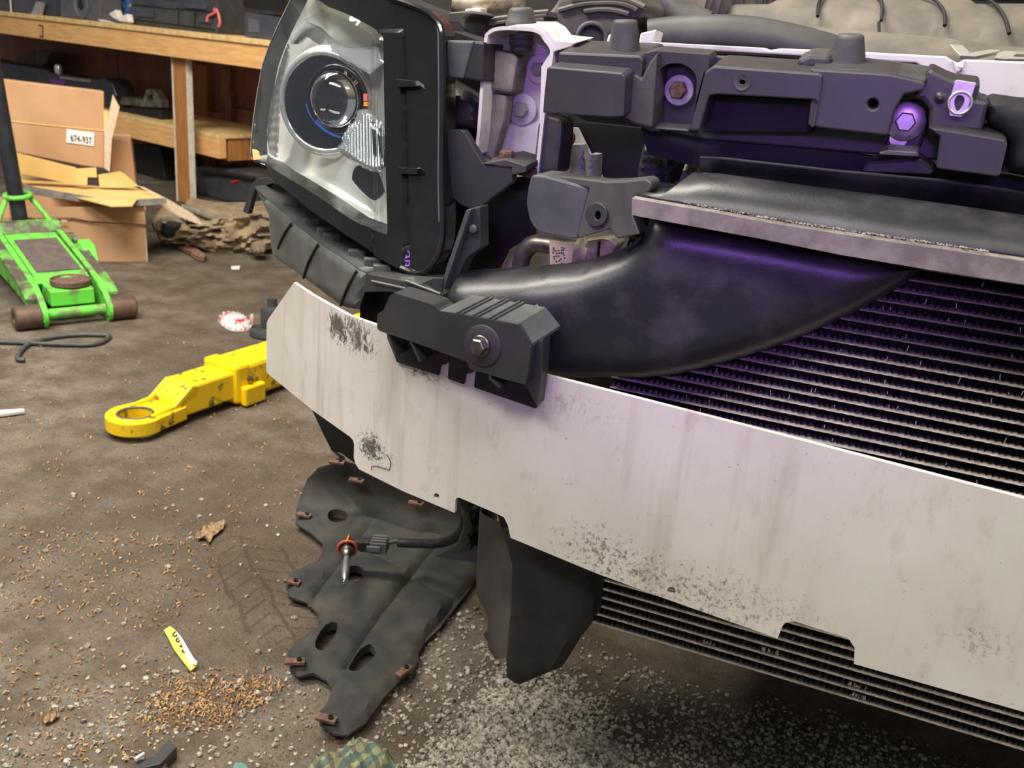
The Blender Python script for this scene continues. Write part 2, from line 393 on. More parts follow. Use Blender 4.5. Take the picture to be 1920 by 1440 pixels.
def patch(name, outl, surf, m, parent=None, th=.003, ext=(0, 1, 0), step=None, disp=None, holes=(), bev=0, smooth=None, ndir=None, ang=40, lines=()):
    ext = Vector(ext); nd_ = Vector(ndir) if ndir else -ext.normalized()
    loops = [sub(outl, step) if step else list(outl)] + [sub(h, step) if step else list(h) for h in holes]
    V = []; E = []
    for L in loops:
        s = len(V); V += [Vector(p) for p in L]; E += [(s + i, s + (i + 1) % len(L)) for i in range(len(L))]
    if step:
        xs = [p[0] for p in outl]; ys = [p[1] for p in outl]
        y = min(ys) + step * .5; row = 0
        while y < max(ys):
            x = min(xs) + step * (.5 if row % 2 else 0)
            while x < max(xs):
                if inside((x, y), outl) and not any(inside((x, y), h) for h in holes) and dpoly((x, y), outl) > step * .45 and all(dpoly((x, y), h) > step * .4 for h in holes):
                    V.append(Vector((x, y)))
                x += step
            y += step * .87; row += 1
    for Lp in lines:
        q = sub(list(Lp), step or 8)
        q = q[:max(2, len(q) - max(1, int(math.hypot(Lp[0][0] - Lp[-1][0], Lp[0][1] - Lp[-1][1]) / (step or 8) + .5)) + 1)]
        s = len(V); V += [Vector(p) for p in q]; E += [(s + i, s + i + 1) for i in range(len(q) - 1)]
    rv, re, rf = delaunay_2d_cdt(V, E, [], 0, 1e-4)[:3]
    T = []
    for f in rf:
        c = (sum(rv[i][0] for i in f) / 3, sum(rv[i][1] for i in f) / 3)
        if inside(c, outl) and not any(inside(c, h) for h in holes): T.append(tuple(f))
    N = len(rv); P = []; B = []
    for v in rv:
        p = surf(v[0], v[1]); B.append(p + ext * th)
        if disp: p = p + nd_ * disp(v[0], v[1], dpoly(v, outl))
        P.append(p)
    cnt = {}
    for f in T:
        for a, b in ((f[0], f[1]), (f[1], f[2]), (f[2], f[0])):
            k = (min(a, b), max(a, b)); cnt.setdefault(k, []).append((a, b))
    faces = list(T) + [tuple(N + i for i in reversed(f)) for f in T]
    for k, e in cnt.items():
        if len(e) == 1:
            a, b = e[0]; faces.append((b, a, N + a, N + b))
    return mk(name, P + B, faces, m, parent, smooth=(step is not None) if smooth is None else smooth, bev=bev, ang=ang)
def rnd_edge(h, r):
    """rounded shoulder: rises to h within r picture pixels of the outline"""
    def f(x, y, d):
        t = min(1, d / r); return h * math.sqrt(max(0, 1 - (1 - t) ** 2))
    return f
def frame_of(ax):
    ax = Vector(ax).normalized(); t = Vector((0, 0, 1)) if abs(ax.z) < .9 else Vector((1, 0, 0))
    a = ax.cross(t).normalized(); return ax, a, ax.cross(a)
def lathe(name, org, ax, prof, m, parent=None, n=24, bev=0, smooth=True, ang=40, sx=1.0):
    """profile of (radius, distance along axis)"""
    ax, a, b = frame_of(ax); org = Vector(org); V = []; Fc = []
    for r, h in prof:
        for k in range(n):
            t = 2 * math.pi * k / n; V.append(org + ax * h + (a * math.cos(t) * sx + b * math.sin(t)) * r)
    for i in range(len(prof) - 1):
        for k in range(n):
            Fc.append((i * n + k, i * n + (k + 1) % n, (i + 1) * n + (k + 1) % n, (i + 1) * n + k))
    Fc.append(tuple(range(n))); Fc.append(tuple((len(prof) - 1) * n + k for k in reversed(range(n))))
    return mk(name, V, Fc, m, parent, smooth, bev, ang)
def cyl(name, p0, p1, r, m, parent=None, n=20, r1=None, bev=0):
    p0, p1 = Vector(p0), Vector(p1); L = (p1 - p0).length
    return lathe(name, p0, p1 - p0, [(r, 0), (r if r1 is None else r1, L)], m, parent, n, bev)
def hexbolt(name, p, ax, r, h, m, parent=None, washer=0, wm=None):
    o = lathe(name, p, ax, [(r, 0), (r, h * .85), (r * .86, h)], m, parent, 6, 0, False)
    if washer: lathe('washer', p, ax, [(washer, 0), (washer, h * .22), (washer * .93, h * .3), (r * .5, h * .3)], wm or m, o, 28)
    return o
def tube(name, pts, r, m, parent=None, n=12, sm=6, cap=True):
    P = [Vector(p) for p in (cr([tuple(p) for p in pts], sm) if sm else pts)]; V = []; Fc = []
    up = Vector((.13, .21, .97)); prev = None
    for i, p in enumerate(P):
        t = (P[min(i + 1, len(P) - 1)] - P[max(i - 1, 0)]).normalized()
        a = (prev - t * prev.dot(t)).normalized() if prev else t.cross(up).normalized()
        prev = a; b = t.cross(a); rr = r(i / (len(P) - 1)) if callable(r) else r
        V += [p + (a * math.cos(2 * math.pi * k / n) + b * math.sin(2 * math.pi * k / n)) * rr for k in range(n)]
    for i in range(len(P) - 1):
        for k in range(n): Fc.append((i * n + k, i * n + (k + 1) % n, (i + 1) * n + (k + 1) % n, (i + 1) * n + k))
    if cap: Fc += [tuple(range(n)), tuple((len(P) - 1) * n + k for k in reversed(range(n)))]
    return mk(name, V, Fc, m, parent, True)
def fbox(name, org, ex, ey, ez, lo, hi, m, parent=None, bev=0):
    """box between local corners lo and hi in the frame (ex, ey, ez) at org"""
    org, ex, ey, ez = Vector(org), Vector(ex), Vector(ey), Vector(ez)
    V = [org + ex * x + ey * y + ez * z for z in (lo[2], hi[2]) for y in (lo[1], hi[1]) for x in (lo[0], hi[0])]
    return mk(name, V, [(0, 1, 3, 2), (4, 5, 7, 6), (0, 1, 5, 4), (2, 3, 7, 6), (0, 2, 6, 4), (1, 3, 7, 5)], m, parent, bev=bev)
def prism(name, org, ex, ez, poly, ey, d0, d1, m, parent=None, bev=0, smooth=False):
    """outline poly in the (ex, ez) plane at org, extruded along ey from d0 to d1"""
    org, ex, ey, ez = Vector(org), Vector(ex), Vector(ey), Vector(ez); n = len(poly)
    V = [org + ex * x + ez * z + ey * d for d in (d0, d1) for x, z in poly]
    Fc = [tuple(range(n)), tuple(n + i for i in reversed(range(n)))] + [(i, (i + 1) % n, n + (i + 1) % n, n + i) for i in range(n)]
    return mk(name, V, Fc, m, parent, smooth, bev)
def sheet(name, P4, m, parent=None, th=.004, nx=1, bend=0):
    """thin sheet through four corners"""
    a, b, c, d = [Vector(p) for p in P4]; n = (b - a).cross(d - a).normalized() * th
    V = [a, b, c, d, a + n, b + n, c + n, d + n]
    return mk(name, V, [(0, 1, 2, 3), (7, 6, 5, 4), (0, 1, 5, 4), (1, 2, 6, 5), (2, 3, 7, 6), (3, 0, 4, 7)], m, parent)
def interp(tab):
    def f(x, z=0):
        if x <= tab[0][0]: (a, b), (c, d) = tab[0], tab[1]
        elif x >= tab[-1][0]: (a, b), (c, d) = tab[-2], tab[-1]
        else:
            for i in range(len(tab) - 1):
                if tab[i][0] <= x <= tab[i + 1][0]: (a, b), (c, d) = tab[i], tab[i + 1]; break
        return b + (d - b) * (x - a) / (c - a)
    return f
fbeam = interp(sorted(cr([(.70, .745), (.5, .712), (.30, .703), (.124, .717), (-.035, .738), (-.179, .755), (-.264, .764), (-.36, .778), (-.453, .800), (-.493, .816), (-.534, .840), (-.611, .891), (-.70, .955)], 4)))

# ------------------------------------------------------------------ setting
M['floor'] = floor_mat()
M['beam'] = beam_paint()
flo = mk('floor', [(-9, -3, 0), (6, -3, 0), (6, 9, 0), (-9, 9, 0)], [(0, 1, 2, 3)], 'floor')
tag(flo, 'packed brown dirt and concrete garage floor', None, kind='structure')

# bench frame: bu runs along the bench front, bn points into the wall
PB = Vector((-3.205, 3.69, 0)); bu = Vector((.955, -.296, 0)).normalized(); bn = Vector((.296, .955, 0)).normalized(); UP = Vector((0, 0, 1))
def SBn(off): return SPL(PB + bn * off, bn)
WALL = 0.62
wall = fbox('wall_back', PB, bu, bn, UP, (-4.5, WALL, 0), (4.0, WALL + .06, 2.6), 'panel')
tag(wall, 'dark stained wood panel wall behind the workbench', None, kind='structure')
for a, b, z0, z1_, mm in ((-3.2, -1.55, 0, 1.2, 'panel'), (-1.54, -.73, 0, 1.2, 'panel'), (-.72, -.47, 0, .36, 'panel2'), (-.72, -.47, .37, 1.2, 'panel'), (-.46, .9, 0, .40, 'panel2'), (-.46, .9, .41, 1.2, 'panel'), (.91, 3.0, 0, 1.2, 'panel')):
    fbox('wall_panel', PB, bu, bn, UP, (a, WALL - .012, z0), (b, WALL, z1_), mm, wall, .003)
fbox('wall_stud', PB, bu, bn, UP, (-.45, WALL - .05, 0), (-.36, WALL - .012, .76), 'post_old', wall, .003)
fbox('wall_stud', PB, bu, bn, UP, (-.70, WALL - .05, 0), (-.58, WALL - .012, .60), 'woodv', wall, .003)

# ------------------------------------------------------------------ car
car = empty('car', (0, 1.4, 0), 'white car with its front bumper cover off, showing headlight, radiator and bare beam', 'car')

# bumper beam
top = [(551, 530), (585, 553), (615, 570), (655, 592), (695, 606), (740, 622), (860, 660), (1014, 701), (1180, 743), (1500, 825), (1920, 935)] + [proj((x, fbeam(x), .6)) for x in (.22, .32, .42, .52, .62, .70)]
_zb = SW(lambda x, z: fbeam(x))(1920, 1335).z
bot = [proj((x, fbeam(x), _zb)) for x in (.70, .62, .52, .42, .32, .22)] + [(1920, 1335)] + z15((1320, 875), (1322, 818), (1300, 785), (1110, 725), (1078, 730), (1068, 740), (1050, 785), (640, 640), (410, 555), (108, 430), (98, 385), (85, 358), (70, 350)) + \
    z13((1215, 515), (1085, 460), (1070, 460), (1062, 470), (1057, 545), (760, 420), (520, 300), (500, 270), (490, 235), (492, 160), (485, 135), (470, 118)) + [(587, 770), (500, 699), (499, 690), (500, 606), (503, 598)]
beam = patch('bumper_beam', top + bot, SW(lambda x, z: fbeam(x)), 'beam', car, th=.005, step=13, holes=[circ(818, 930, 5.5, 5, 14), circ(1259, 1108, 8.5, 7, 16, .4)])
beam['label'] = 'long curved white steel bumper beam with scuffs and dirt'
fbp = SW(lambda x, z: fbeam(x) - .0012)
tube('pencil_outline', [fbp(*p) for p in z13((588, 302), (592, 285), (620, 282), (690, 303))], .0004, 'ink', beam, 6)
tube('pencil_outline', [fbp(*p) for p in z13((690, 303), (697, 270), (690, 240), (670, 215))], .0004, 'ink', beam, 6)

# black bumper side bracket bolted to the beam
SB_ = SW(lambda x, z: fbeam(x) - .034)
pl = z8((225, 455), (226, 335), (240, 320), (272, 302), (290, 285), (335, 175), (350, 155), (375, 143), (400, 146), (715, 243), (735, 255), (765, 290), (790, 302), (1475, 423), (1490, 430), (1612, 595), (1614, 610), (1590, 840), (1558, 968), (1380, 920), (1130, 845), (1075, 836), (1062, 825), (1035, 765), (1020, 752), (870, 700), (520, 572), (310, 505), (245, 480))
br = patch('bumper_bracket', pl, SB_, 'black', car, th=.030, step=16, bev=.0012, smooth=False)
br['label'] = 'black plastic bumper bracket bolted to the white beam'
SBb = SW(lambda x, z: fbeam(x) - .004)
patch('bracket_box', z8((310, 505), (315, 550), (385, 720), (395, 760), (420, 772), (775, 885), (790, 795), (850, 780), (872, 755), (872, 690), (560, 560)), SBb, 'matte_black', br, th=.004, bev=.0008)
patch('bracket_box', z8((876, 690), (858, 905), (870, 918), (1003, 965), (1018, 870), (1075, 862), (1105, 838), (1040, 760)), SBb, 'matte_black', br, th=.004, bev=.0008)
patch('bracket_box', z8((1112, 845), (1097, 985), (1110, 998), (1645, 1182), (1660, 1175), (1668, 1155), (1710, 860), (1590, 838), (1550, 965)), SBb, 'matte_black', br, th=.004, bev=.0008)
def web(a, b, y0=-.034, y1=-.004, t=.002, m='black', par=br):
    """thin rib between two picture points, spanning from the bracket plate back to the beam"""
    A0, B0 = SW(lambda x, z: fbeam(x) + y0)(*a), SW(lambda x, z: fbeam(x) + y0)(*b)
    d = Vector((0, y1 - y0, 0)); n = (B0 - A0).cross(d).normalized() * t
    return mk('bracket_rib', [A0, B0, B0 + d, A0 + d, A0 + n, B0 + n, B0 + d + n, A0 + d + n], [(0, 1, 2, 3), (7, 6, 5, 4), (0, 1, 5, 4), (1, 2, 6, 5), (2, 3, 7, 6), (3, 0, 4, 7)], m, par)
w = z8((520, 575), (525, 600), (605, 765), (1232, 880), (1232, 915), (1325, 1005), (312, 510), (385, 715), (1590, 845), (1555, 968))
web(w[0], w[1]); web(w[1], w[2]); web(w[3], w[4]); web(w[4], w[5]); web(w[6], w[7])
patch('bracket_side', z8((1612, 615), (1590, 840), (1556, 968), (1665, 1168), (1706, 862), (1722, 545)), SW(lambda x, z: fbeam(x) - .022), 'black', br, th=.018, bev=.001)
# ribbed top shelf of the bracket
tp = z8((790, 300), (1475, 423), (1614, 600), (1728, 535), (1680, 470), (1560, 340), (910, 240))
def ss(px, py):
    p = SB_(px, py); return p
sA = [SB_(*p) for p in z8((790, 302), (1475, 425), (1612, 600))]
sB = [p + Vector((.006, .055, .004)) for p in sA]
mk('bracket_top', [sA[0], sA[1], sB[1], sB[0]] + [p - UP * .003 for p in (sA[0], sA[1], sB[1], sB[0])], [(0, 1, 2, 3), (7, 6, 5, 4), (0, 1, 5, 4), (1, 2, 6, 5), (2, 3, 7, 6), (3, 0, 4, 7)], 'grey_pl', br)
mk('bracket_corner', [sA[1], sA[2], sB[2], sB[1]] + [p - UP * .003 for p in (sA[1], sA[2], sB[2], sB[1])], [(0, 1, 2, 3), (7, 6, 5, 4), (0, 1, 5, 4), (1, 2, 6, 5), (2, 3, 7, 6), (3, 0, 4, 7)], 'grey_pl', br)
for t in (.23, .29, .44, .50, .65, .71):
    a = sA[0].lerp(sA[1], t); b = sB[0].lerp(sB[1], t)
    tube('top_rib', [a + UP * .001, b + UP * .001], .0011, 'grey_pl', br, 6, 0)
tube('scuffed_edge', [atY(*p, .785) for p in z8((1662, 245), (1690, 330), (1715, 430), (1722, 505))], .0011, 'zinc', br, 6)
bp = SB_(*z8((1150, 605))[0]); bp2 = SB_(*z8((1180, 612))[0])
lathe('washer', bp2 + Vector((0, .001, 0)), (-.12, -1, .05), [(.0185, 0), (.0185, .002), (.017, .003), (.004, .003)], 'black', br, 32)
hexbolt('bolt', bp2 + Vector((-.001, -.002, 0)), (-.12, -1, .05), .0075, .009, 'steel', br, .0095)

# condenser: header frame, tubes and fin rows
YC = .86
cz0 = .301; pit = .0106; cx0, cx1 = -.225, .75
cond = fbox('condenser', (0, YC, 0), (1, 0, 0), (0, 1, 0), (0, 0, 1), (cx0, .016, cz0 - .006), (cx1, .022, .765), 'deep', car)
cond['label'] = 'aluminium condenser core with pale tubes and black fins'
tm = None
def share(name, src, dz, parent):
    o = bpy.data.objects.new(name, src.data); setup(o, parent); o.location = (0, 0, dz); return o
NT = 43
V = []; Fc = []
n = 240
for k in range(n + 1):
    x = cx0 + (cx1 - cx0) * k / n; w_ = .00015 if k % 2 else -.00015
    V += [(x, YC + .001, cz0 - .0006 + w_), (x, YC + .001, cz0 + .0006 + w_), (x, YC + .016, cz0 + .0006), (x, YC + .016, cz0 - .0006), (x, YC - .0005, cz0 + w_)]
for k in range(n):
    a, b = k * 5, k * 5 + 5
    Fc += [(a, b, b + 4, a + 4), (a + 4, b + 4, b + 1, a + 1), (a + 1, b + 1, b + 2, a + 2), (a + 3, b + 3, b, a)]
tube0 = mk('condenser_tube', V, Fc, 'alu', cond)
V = []; Fc = []; n = 360; dx = (cx1 - cx0) / n
for k in range(n):
    x = cx0 + dx * k; lean = .0006 * math.sin(k * .9) + .0003 * math.sin(k * 2.3)
    zb_, zt_ = cz0 + .001, cz0 + pit - .001
    i = len(V); s = 1 if k % 2 == 0 else -1
    V += [(x - dx * .45 * s + lean, YC + .0025, zb_), (x + dx * .45 * s + lean, YC + .0025, zt_), (x + dx * .45 * s, YC + .015, zt_), (x - dx * .45 * s, YC + .015, zb_)]
    Fc.append((i, i + 1, i + 2, i + 3))
fin0 = mk('fin_row', V, Fc, 'fin', cond)
for k in range(1, NT):
    share('condenser_tube', tube0, k * pit, cond)
    if k < NT - 1: share('fin_row', fin0, k * pit, cond)
# bent bright fins here and there
V = []; Fc = []
for k in range(240):
    if k < 60:
        r = k % 4; cxp, czp = [(-.09, 1), (-.03, 2), (.055, 1), (.058, 0)][r]; x = cxp + rnd.uniform(-.008, .008); row = czp
    else:
        x = rnd.uniform(-.15, .2); row = rnd.randint(4, 40)
    z = cz0 + row * pit + rnd.uniform(.002, .004); i = len(V); s = rnd.uniform(-.0012, .0012); h = rnd.uniform(.002, .0055)
    V += [(x, YC + .001, z), (x + .0005, YC + .001, z), (x + s + .0005, YC + .0008, z + h), (x + s, YC + .0008, z + h)]; Fc.append((i, i + 1, i + 2, i + 3))
bf = mk('bent_fins', V, Fc, 'alu', cond); bf['kind'] = 'stuff'

# air guide below the beam (left face pale, right face dark)
gx = lambda px, py, y: atY(px, py, y)
GL = [z13(p)[0] for p in ((1215, 500), (1200, 780), (1192, 1000), (1215, 1045), (1262, 1100), (1280, 1140), (1280, 1305), (1300, 1325), (1350, 1355))]
GR = [(963, 985), (962, 1010), (961, 1090), (960, 1120), (958, 1140), (956, 1160), (953, 1200), (952, 1215), (951, 1235)]
guide_l = [atY(*p, .885) for p in GL]; guide_r = [atY(*p, .80) for p in GR]
face = patch('air_guide', [(930, 955), (963, 985), (1130, 1050), (1119, 1085), (1110, 1168), (1085, 1200), (1066, 1232), (1054, 1250), (1015, 1266), (975, 1283), (966, 1281), (950, 1270), (950, 1235), (953, 1200), (958, 1140), (961, 1060)], SY(.80), 'matte_black', car, th=.03, step=18, disp=rnd_edge(.008, 14))
face['label'] = 'black plastic air guide hanging below the beam'
V = []; Fc = []
for i in range(len(GL)):
    a, b = guide_l[i], guide_r[i]
    for k in range(9):
        t = k / 8; p = a.lerp(b, t); bul = math.sin(t * math.pi) ** .7 * .012
        V.append(p + Vector((-bul, -bul * .6, 0)))
for i in range(len(GL) - 1):
    for k in range(8): Fc.append((i * 9 + k, i * 9 + k + 1, i * 9 + 10 + k, i * 9 + 9 + k))
mk('guide_side', V, Fc, 'black_dusty', face, True)
patch('guide_foot', [(905, 1190), (935, 1230), (951, 1236), (950, 1215), (925, 1180)], SY(.84), 'black_dusty', face, th=.03)
# dark subframe end behind the guide
sf = patch('subframe', z13((1100, 440), (1215, 500), (1205, 690), (1200, 745), (1060, 745), (1080, 690), (1115, 600)), SY(.98), 'gloss', car, th=.05, step=10, disp=rnd_edge(.02, 14))
patch('subframe_flange', z13((945, 790), (1060, 735), (1200, 745), (1195, 825), (1050, 812)), SY(.965), 'tote', sf, th=.004, ext=(0, .8, .5))
patch('inner_panel', [(583, 765), (612, 826), (622, 845), (640, 850), (668, 870), (690, 890), (700, 860), (690, 800), (650, 790)], SY(1.05), 'matte_black', car, th=.02, step=16)

# big moulded air duct in front of the condenser
dtop = z4((150, 940), (320, 925), (500, 915), (700, 900), (1000, 872), (1200, 822), (1400, 742), (1500, 668), (1560, 592), (1590, 520)) + [(1216, 395), (1300, 395), (1500, 430), (1760, 480)]
dbot = [(1770, 497)] + z7((1400, 830), (1320, 895), (1130, 1000), (900, 1110), (650, 1208), (300, 1310), (100, 1345), (0, 1355)) + [(1150, 706), (1080, 708), (1020, 702), (960, 690), (900, 640), (850, 575), (845, 540)]
fduct = interp([(-.55, .80), (-.45, .80), (-.30, .795), (-.18, .805), (-.05, .822), (.1, .838), (.3, .845)])
duct = patch('air_duct', cr(dtop, 3) + cr(dbot, 3), SW(lambda x, z: fduct(x) + .035 + .05 * max(0, z - .62)), 'duct', car, th=.02, step=14, disp=rnd_edge(.036, 62))
duct['label'] = 'large black moulded air duct sweeping across the condenser'

# intake lip: pale front seal strip, sloped face, ridge
lt = z7((-40, 458), (0, 466), (330, 522), (700, 590), (1300, 682), (1920, 772)); lb = z7((1920, 890), (1400, 808), (1000, 740), (600, 660), (0, 550), (-42, 540))
def LIPY(px, py): return atY(px, py, .785)
_zt, _zl = LIPY(*lt[-1]).z, LIPY(*lb[0]).z
lt = lt + [proj((x, .785, _zt)) for x in (.25, .45, .70)]; lb = [proj((x, .785, _zl)) for x in (.70, .45, .25)] + lb
lip = patch('intake_lip', lt + lb, LIPY, 'foam', car, th=.020, ext=(0, 1, .05), bev=.001)
lip['label'] = 'dusty grey seal strip along the intake lip'
mid = z7((60, 432), (150, 435), (255, 340), (400, 345), (900, 415), (1400, 480), (1920, 555))
rd = z7((300, 262), (320, 255), (500, 275), (1000, 330), (1500, 375), (1880, 430), (1940, 440))
c1 = [LIPY(*p) + Vector((0, .012, .001)) for p in lt]
def res(pts, n):
    pts = [Vector(p) for p in pts]; L = [0]
    for i in range(len(pts) - 1): L.append(L[-1] + (pts[i + 1] - pts[i]).length)
    out = []
    for k in range(n):
        s = L[-1] * k / (n - 1)
        for i in range(len(pts) - 1):
            if s <= L[i + 1] + 1e-9: out.append(pts[i].lerp(pts[i + 1], (s - L[i]) / max(1e-9, L[i + 1] - L[i]))); break
    return out
def loft(name, rows, m, parent, th=.004, smooth=True):
    n = len(rows[0]); V = [p for r in rows for p in r]; Fc = []
    for i in range(len(rows) - 1):
        for k in range(n - 1): Fc.append((i * n + k, i * n + k + 1, (i + 1) * n + k + 1, (i + 1) * n + k))
    o = mk(name, V, Fc, m, parent, smooth)
    s = o.modifiers.new('thickness', 'SOLIDIFY'); s.thickness = th; s.offset = 0
    return o
def run_on(pts): return pts + [Vector((.72, pts[-1].y, pts[-1].z))]
R0 = res(c1, 44); R1 = res(run_on([atY(*p, .855) for p in mid]), 44); R2 = res(run_on([atY(*p, .905) for p in rd]), 44)
G1 = [a + Vector((0, .060, -.030)) for a, b in zip(R1, R2)]; G2 = [b + Vector((0, .045, -.012)) for a, b in zip(R1, R2)]
M1 = [a.lerp(b, .9) + Vector((0, 0, .001)) for a, b in zip(R0, R1)]
loft('lip_slope', [R0, M1, R1, G1, G2, R2, [p + Vector((0, .01, -.02)) for p in R2]], 'duct', lip)
tube('lip_bead', [p + Vector((0, 0, .001)) for p in R2], .0016, 'black', lip, 8, 2)
tube('lip_bead', [p + Vector((0, 0, .0)) for p in R1], .0012, 'black', lip, 8, 2)
V = []; Fc = []
for k in range(900):
    t = rnd.random() ** .8; i = min(42, int(t * 11) + 2); p = R0[i].lerp(R0[i + 1], rnd.random()); p = p + Vector((0, -.004 + rnd.uniform(-.006, .006), .0012)); s = rnd.uniform(.0003, .0011); j = len(V)
    V += [p + Vector((s, 0, 0)), p + Vector((-s, s, 0)), p + Vector((0, -s, s * .4)), p + Vector((0, 0, s))]; Fc += [(j, j + 1, j + 3), (j + 1, j + 2, j + 3), (j + 2, j, j + 3), (j, j + 1, j + 2)]
g = mk('grit_on_lip', V, Fc, 'pebble', lip); g['kind'] = 'stuff'

# grey cover below the support, with its hole
cov = patch('duct_end_cover', z4((700, 208), (720, 195), (800, 200), (1130, 288), (1140, 300), (1075, 560), (1050, 672), (1000, 670), (900, 655), (762, 622), (715, 570), (690, 525), (672, 440), (668, 390), (680, 290)), SY(.842), 'grey_pl', car, th=.05, bev=.004)
cov['label'] = 'grey plastic duct end cover'
patch('cover_side', z4((720, 196), (900, 195), (1250, 240), (1400, 236), (1560, 220), (1600, 240), (1612, 275), (1590, 320), (1480, 370), (1465, 490), (1520, 640), (1345, 672), (1290, 600), (1060, 668), (1050, 640), (1138, 295)), SPL(atY(*z4((1135, 300))[0], .838), (-.42, -.9, .1)), 'black_dusty', cov, th=.03, bev=.003, holes=[circ(*z4((1203, 497))[0], 5.5, 8.5, 14)])  # side darker than the lit front face, shade put into its colour
patch('cover_boss', circ(*z4((1190, 490))[0], 21, 23, 22), SPL(atY(*z4((1135, 300))[0], .8335), (-.42, -.9, .1)), 'black', cov, th=.004, holes=[circ(*z4((1203, 497))[0], 5.5, 8.5, 14)], bev=.001)

# refrigerant pipe with paper sticker and cast block
pp = z4((620, 960), (625, 880), (650, 780), (720, 710), (830, 715), (960, 735), (1120, 755))
pipe = tube('refrigerant_pipe', [atY(*p, .93) for p in pp], .0095, 'alu_pipe', car, 16)
pipe['label'] = 'bent aluminium refrigerant pipe with a paper sticker'
q = z4((840, 680), (1060, 715), (1052, 860), (845, 893))
patch('paper_sticker', q, SY(.919), 'paper', pipe, th=.002)
for k in range(5):
    for j in range(7):
        if rnd.random() < .75:
            x, y = z4((868 + k * 19 + rnd.uniform(-5, 5), 735 + j * 20 + rnd.uniform(-7, 7)))[0]
            patch('sticker_print', [(x, y), (x + 2.6, y + .4), (x + 2.4, y + rnd.uniform(1.4, 3.6)), (x - .2, y + 2)], SY(.9185), 'ink', pipe, th=.0004)
lathe('pipe_sleeve', atY(*z4((1055, 775))[0], .93), atY(*z4((1105, 785))[0], .93) - atY(*z4((1055, 775))[0], .93), [(.018, 0), (.019, .004), (.017, .008), (.018, .014)], 'cast', pipe)
patch('pipe_block', z4((1105, 720), (1125, 680), (1220, 668), (1300, 672), (1350, 720), (1310, 790), (1180, 850), (1105, 830)), SY(.915), 'cast', pipe, th=.03, bev=.003, holes=[z4((1200, 700), (1222, 690), (1212, 815), (1190, 815))])

# purple-lit wheel-house panel seen through the gap
gap = patch('inner_fender', [(850, 240), (1080, 240), (1180, 440), (1180, 560), (850, 560)], SY(1.08), 'white_inner', car, th=.01)
gap['label'] = 'inner fender panel behind the pipe'
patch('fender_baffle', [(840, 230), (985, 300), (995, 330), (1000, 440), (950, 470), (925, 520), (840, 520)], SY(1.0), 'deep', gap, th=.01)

# ------------------------------------------------------------------ headlight
fl = interp(sorted(cr([(-.30, .872), (-.40, .870), (-.45, .873), (-.52, .884), (-.60, .908), (-.68, .945), (-.75, .992), (-.80, 1.040), (-.86, 1.12)], 4)))
_fl0 = fl
fl = lambda x: _fl0(max(x, -.86))
def SH(off): return SW(lambda x, z: fl(x) + .22 * (z - .72) + off)
lens_o = [(600, -14), (597, 0)][1:] + z1((700, 50), (850, 108), (1000, 186), (1130, 268), (1136, 285), (1142, 700), (1150, 1100)) + z2((1162, 400), (1168, 600), (1160, 632), (1090, 610), (900, 540), (640, 365), (450, 245), (330, 175), (250, 112)) + z1((200, 1215), (160, 1195), (135, 1175), (130, 1100), (150, 880), (180, 680), (215, 490), (270, 340), (330, 200), (430, 0)) + [(560, -40), (590, -45)]
outer = [(590, -60), (690, -30)] + z1((1150, -20), (1400, 72), (1500, 145), (1535, 190), (1552, 240), (1556, 320), (1560, 800)) + z2((1555, 200), (1562, 550), (1556, 690), (1530, 790), (1500, 845), (1460, 895), (1420, 922), (1350, 930), (1250, 888), (1040, 775), (840, 645), (560, 450), (300, 235), (225, 110)) + z1((150, 1215), (120, 1170), (122, 1080), (142, 880), (172, 680), (207, 490), (262, 330), (322, 195), (420, 0)) + [(550, -45)]
def bez(x, y, d):
    e = 757 + (y - 90) * .023
    h = .006 * max(0, min(1, (e - x) / 6 + .5)) if x > 700 and y > 60 else 0
    return h
HD = tuple((CAM - SH(0)(610, 200)).normalized())
hl = patch('headlight', outer, SH(0), 'gloss', car, th=.030, step=9, holes=[lens_o], disp=bez, lines=[[(756.3 + s, 62), (757 + s, 90), (761 + s, 260), (765.5 + s, 455)] for s in (-3, 3)])
hl['label'] = 'clear headlight with chrome projector and gloss black bezel'
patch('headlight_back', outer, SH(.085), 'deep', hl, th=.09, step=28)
rim = [p for p in z1((1150, -20), (1400, 72), (1500, 145), (1535, 190), (1552, 240), (1556, 320), (1560, 800)) + z2((1555, 200), (1562, 550), (1556, 690), (1530, 790), (1500, 845), (1460, 895), (1420, 922), (1350, 930), (1250, 888))]
tube('bezel_rim', [SH(-.004)(*p) for p in rim], .0034, 'gloss', hl, 8, 3)
tube('bezel_highlight', [SH(-.003)(p[0] - 6, p[1] - 2) for p in rim[:9]], .0014, 'grey_pl', hl, 6, 3)  # lighter grey bead painting the silver highlight along the rim
def ci(x, y, d):
    """reflector bowl: shoulders come forward at the lens edge, a dish opens round the projector"""
    h = .052 * max(0, 1 - d / 40) ** 2
    r = math.hypot(x - 612, (y - 195))
    if r < 125: h -= .012 * math.cos(min(1, r / 125) * math.pi / 2)
    return h
_cx = sum(p[0] for p in lens_o) / len(lens_o); _cy = sum(p[1] for p in lens_o) / len(lens_o)
inner = [(_cx + (p[0] - _cx) * .985, _cy + (p[1] - _cy) * .985) for p in lens_o]
patch('reflector', inner, SH(.064), 'satin', hl, th=.004, step=7, disp=ci, ndir=HD)
